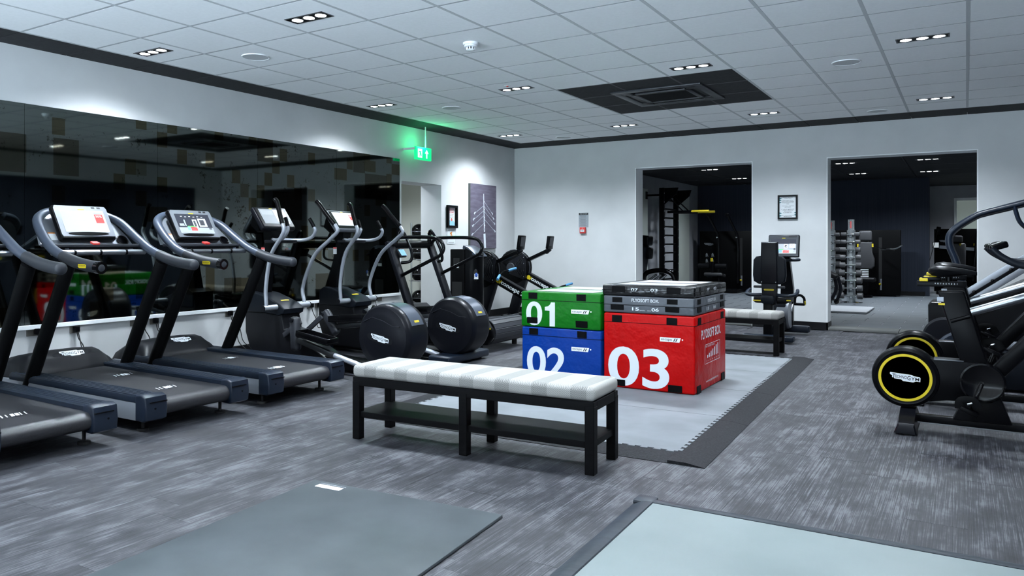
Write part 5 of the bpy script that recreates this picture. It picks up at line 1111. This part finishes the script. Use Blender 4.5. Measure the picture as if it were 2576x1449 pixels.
t = thing('weight_machine', 'dark cable machine with small tablet screen at the far right', 'gym machine', (-.16, 20.8, Z2))
B().box2((-.46, .1, .03), (.9, .3, 1.47), bev=.012).obj('stack_shroud', 'black_matt', t, 30); logo(t, .17, (-.27, .098, 1.19), X_, Z_, 'silver', 'print_black')
B().box((-.42, -.02, 1.10), (.14, .02, .14), bev=.006).obj('tablet', 'black', t, 0); plate(t, rect(.11, .115), (-.42, -.031, 1.10), X_, Z_, 'screen_white', 'screen', .001)
B().bar((-.36, 0, 1.06), (.55, 0, .99), .05, .07).obj('cross_beam', 'silver', t, 0); B().box((.02, -.05, .85), (.28, .10, .60), (R(-8), 0, 0), bev=.05, seg=4).obj('backrest', 'pad_grey', t, 50); B().box((.0, -.0, 1.24), (.2, .1, .16), bev=.04, seg=3).obj('head_pad', 'pad_grey', t, 50)
B().tube([(-.12, .05, 1.36), (.06, -.02, 1.55), (.20, -.05, 1.70), (.28, -.05, 1.74)], .035, 10, 4).obj('press_arm', 'black_gloss', t, 60); B().tube([(.28, -.1, .30), (.34, -.1, .90), (.38, -.1, 1.40), (.46, -.1, 1.54), (.62, -.1, 1.55)], .035, 10, 5).obj('frame_tube', 'black_gloss', t, 60)
B().bar((-.40, .05, 1.35), (-.36, .05, 1.52), .05, .09, bev=.01).obj('pulley_head', 'black', t, 30); B().cyl((-.38, -.05, 1.42), (-.55, -.2, .70), .006).obj('cable', 'black', t); B().cyl((-.55, -.2, .70), (-.60, -.22, .60), .02).obj('cable_handle', 'chrome', t)
for x in (.05, .32): B().cyl((x, -.05, 1.08), (x, -.05, 1.14), .02).obj('knob', 'yellow', t)
B().box((.1, -.25, .42), (.42, .36, .09), bev=.035, seg=3).obj('seat_pad', 'pad_black', t, 50); B().box((.2, -.1, .04), (1.2, .9, .06), bev=.01).obj('base', 'black', t, 30); B().bar((.1, -.25, .05), (.1, -.25, .4), .1, .1).obj('seat_post', 'black', t, 0)
# ---------------------------------------------------------------- dumbbell towers
def tower(label, x, y, n_tier, tw):
    t = thing('dumbbell_tower', label, 'rack', (x, y, Z2))
    B().lathe([(.0005, 0), (.20, 0), (.20, .012), (.06, .03), (.0005, .03)], n=32).obj('base', 'chrome', t, 40)
    B().cyl((0, 0, .02), (0, 0, 1.40), .075, n=24).obj('tube', 'acrylic', t, 40); B().cyl((0, 0, .03), (0, 0, 1.39), .030, n=14).obj('core', 'steel', t, 40)
    B().cyl((0, 0, 1.40), (0, 0, 1.60), .058, n=24).obj('top_tube', 'acrylic', t, 40); plate(t, rect(.03, .13), (0, -.060, 1.50), X_, Z_, 'print_red', 'label', .001)
    for k in range(n_tier):
        z = .155 + .147 * k
        B().box((0, -.07, z - .02), (.20, .05, .012), bev=.003).box((0, -.05, z - .045), (.06, .08, .03), bev=.004).obj('cradle', 'chrome', t, 30)
        r = .064 - .0036 * k; L = .30 - .012 * k
        d = thing('dumbbell', 'grey dumbbell, %s from the bottom of the %s tower' % (('lowest', 'second', 'third', 'fourth', 'fifth', 'sixth', 'seventh', 'eighth', 'ninth')[k], tw), 'dumbbell', (x, y - .10, Z2 + z - .012), 0, 'dumbbells on the clear towers')
        B().cyl((-L / 2, 0, 0), (L / 2, 0, 0), .014, n=12).obj('bar', 'chrome', d, 40)
        for s in (-1, 1):
            B().lathe([(.0005, s * (L / 2 - .035)), (r * .85, s * (L / 2 - .035)), (r, s * (L / 2 - .025)), (r, s * (L / 2 + .055)), (r * .85, s * (L / 2 + .062)), (.0005, s * (L / 2 + .062))], (0, 0, 0), 'x', 20).obj('weight', 'dumbbell', d, 40)
tower('clear dumbbell tower with a chrome foot, the full one in view', -1.85, 16.45, 9, 'right')
tower('clear dumbbell tower cut off by the edge of the wide opening', -2.27, 17.0, 9, 'left')
t = thing('exercise_mat', 'pale grey mat on the floor inside the wide opening', 'mat', (-1.70, 14.55, Z2))
B().box2((-.75, -.62, .004), (.36, .62, .035), bev=.008).obj('sheet', 'top_grey', t, 30); B().box2((-.74, -.60, .002), (.35, .61, .005)).obj('underside', 'black_matt', t, 0)
t = thing('adjustable_bench', 'dark weight bench end with wheels beside the left tower', 'bench', (-2.08, 15.9, Z2))
B().box((-.12, 0, .60), (.42, .30, .09), (0, R(28), 0), bev=.035, seg=3).obj('seat_pad', 'pad_black', t, 50)
B().tube([(.02, -.06, .50), (.05, -.06, .30), (-.02, -.06, .12), (-.10, -.06, .05)], .030, 10, 5, flat=(1, 1.5)).obj('leg', 'graphite', t, 60); B().tube([(.05, .12, .52), (.10, .12, .30), (.06, .12, .12), (.0, .12, .05)], .030, 10, 5, flat=(1, 1.5)).obj('leg', 'graphite', t, 60)
for x, y in ((-.07, -.06), (.03, .12)): B().cyl((x, y - .02, .045), (x, y + .02, .045), .045).obj('wheel', 'rubber', t, 40)
B().bar((-.55, .03, .10), (0, .03, .10), .08, .06).obj('rail', 'graphite', t, 0)
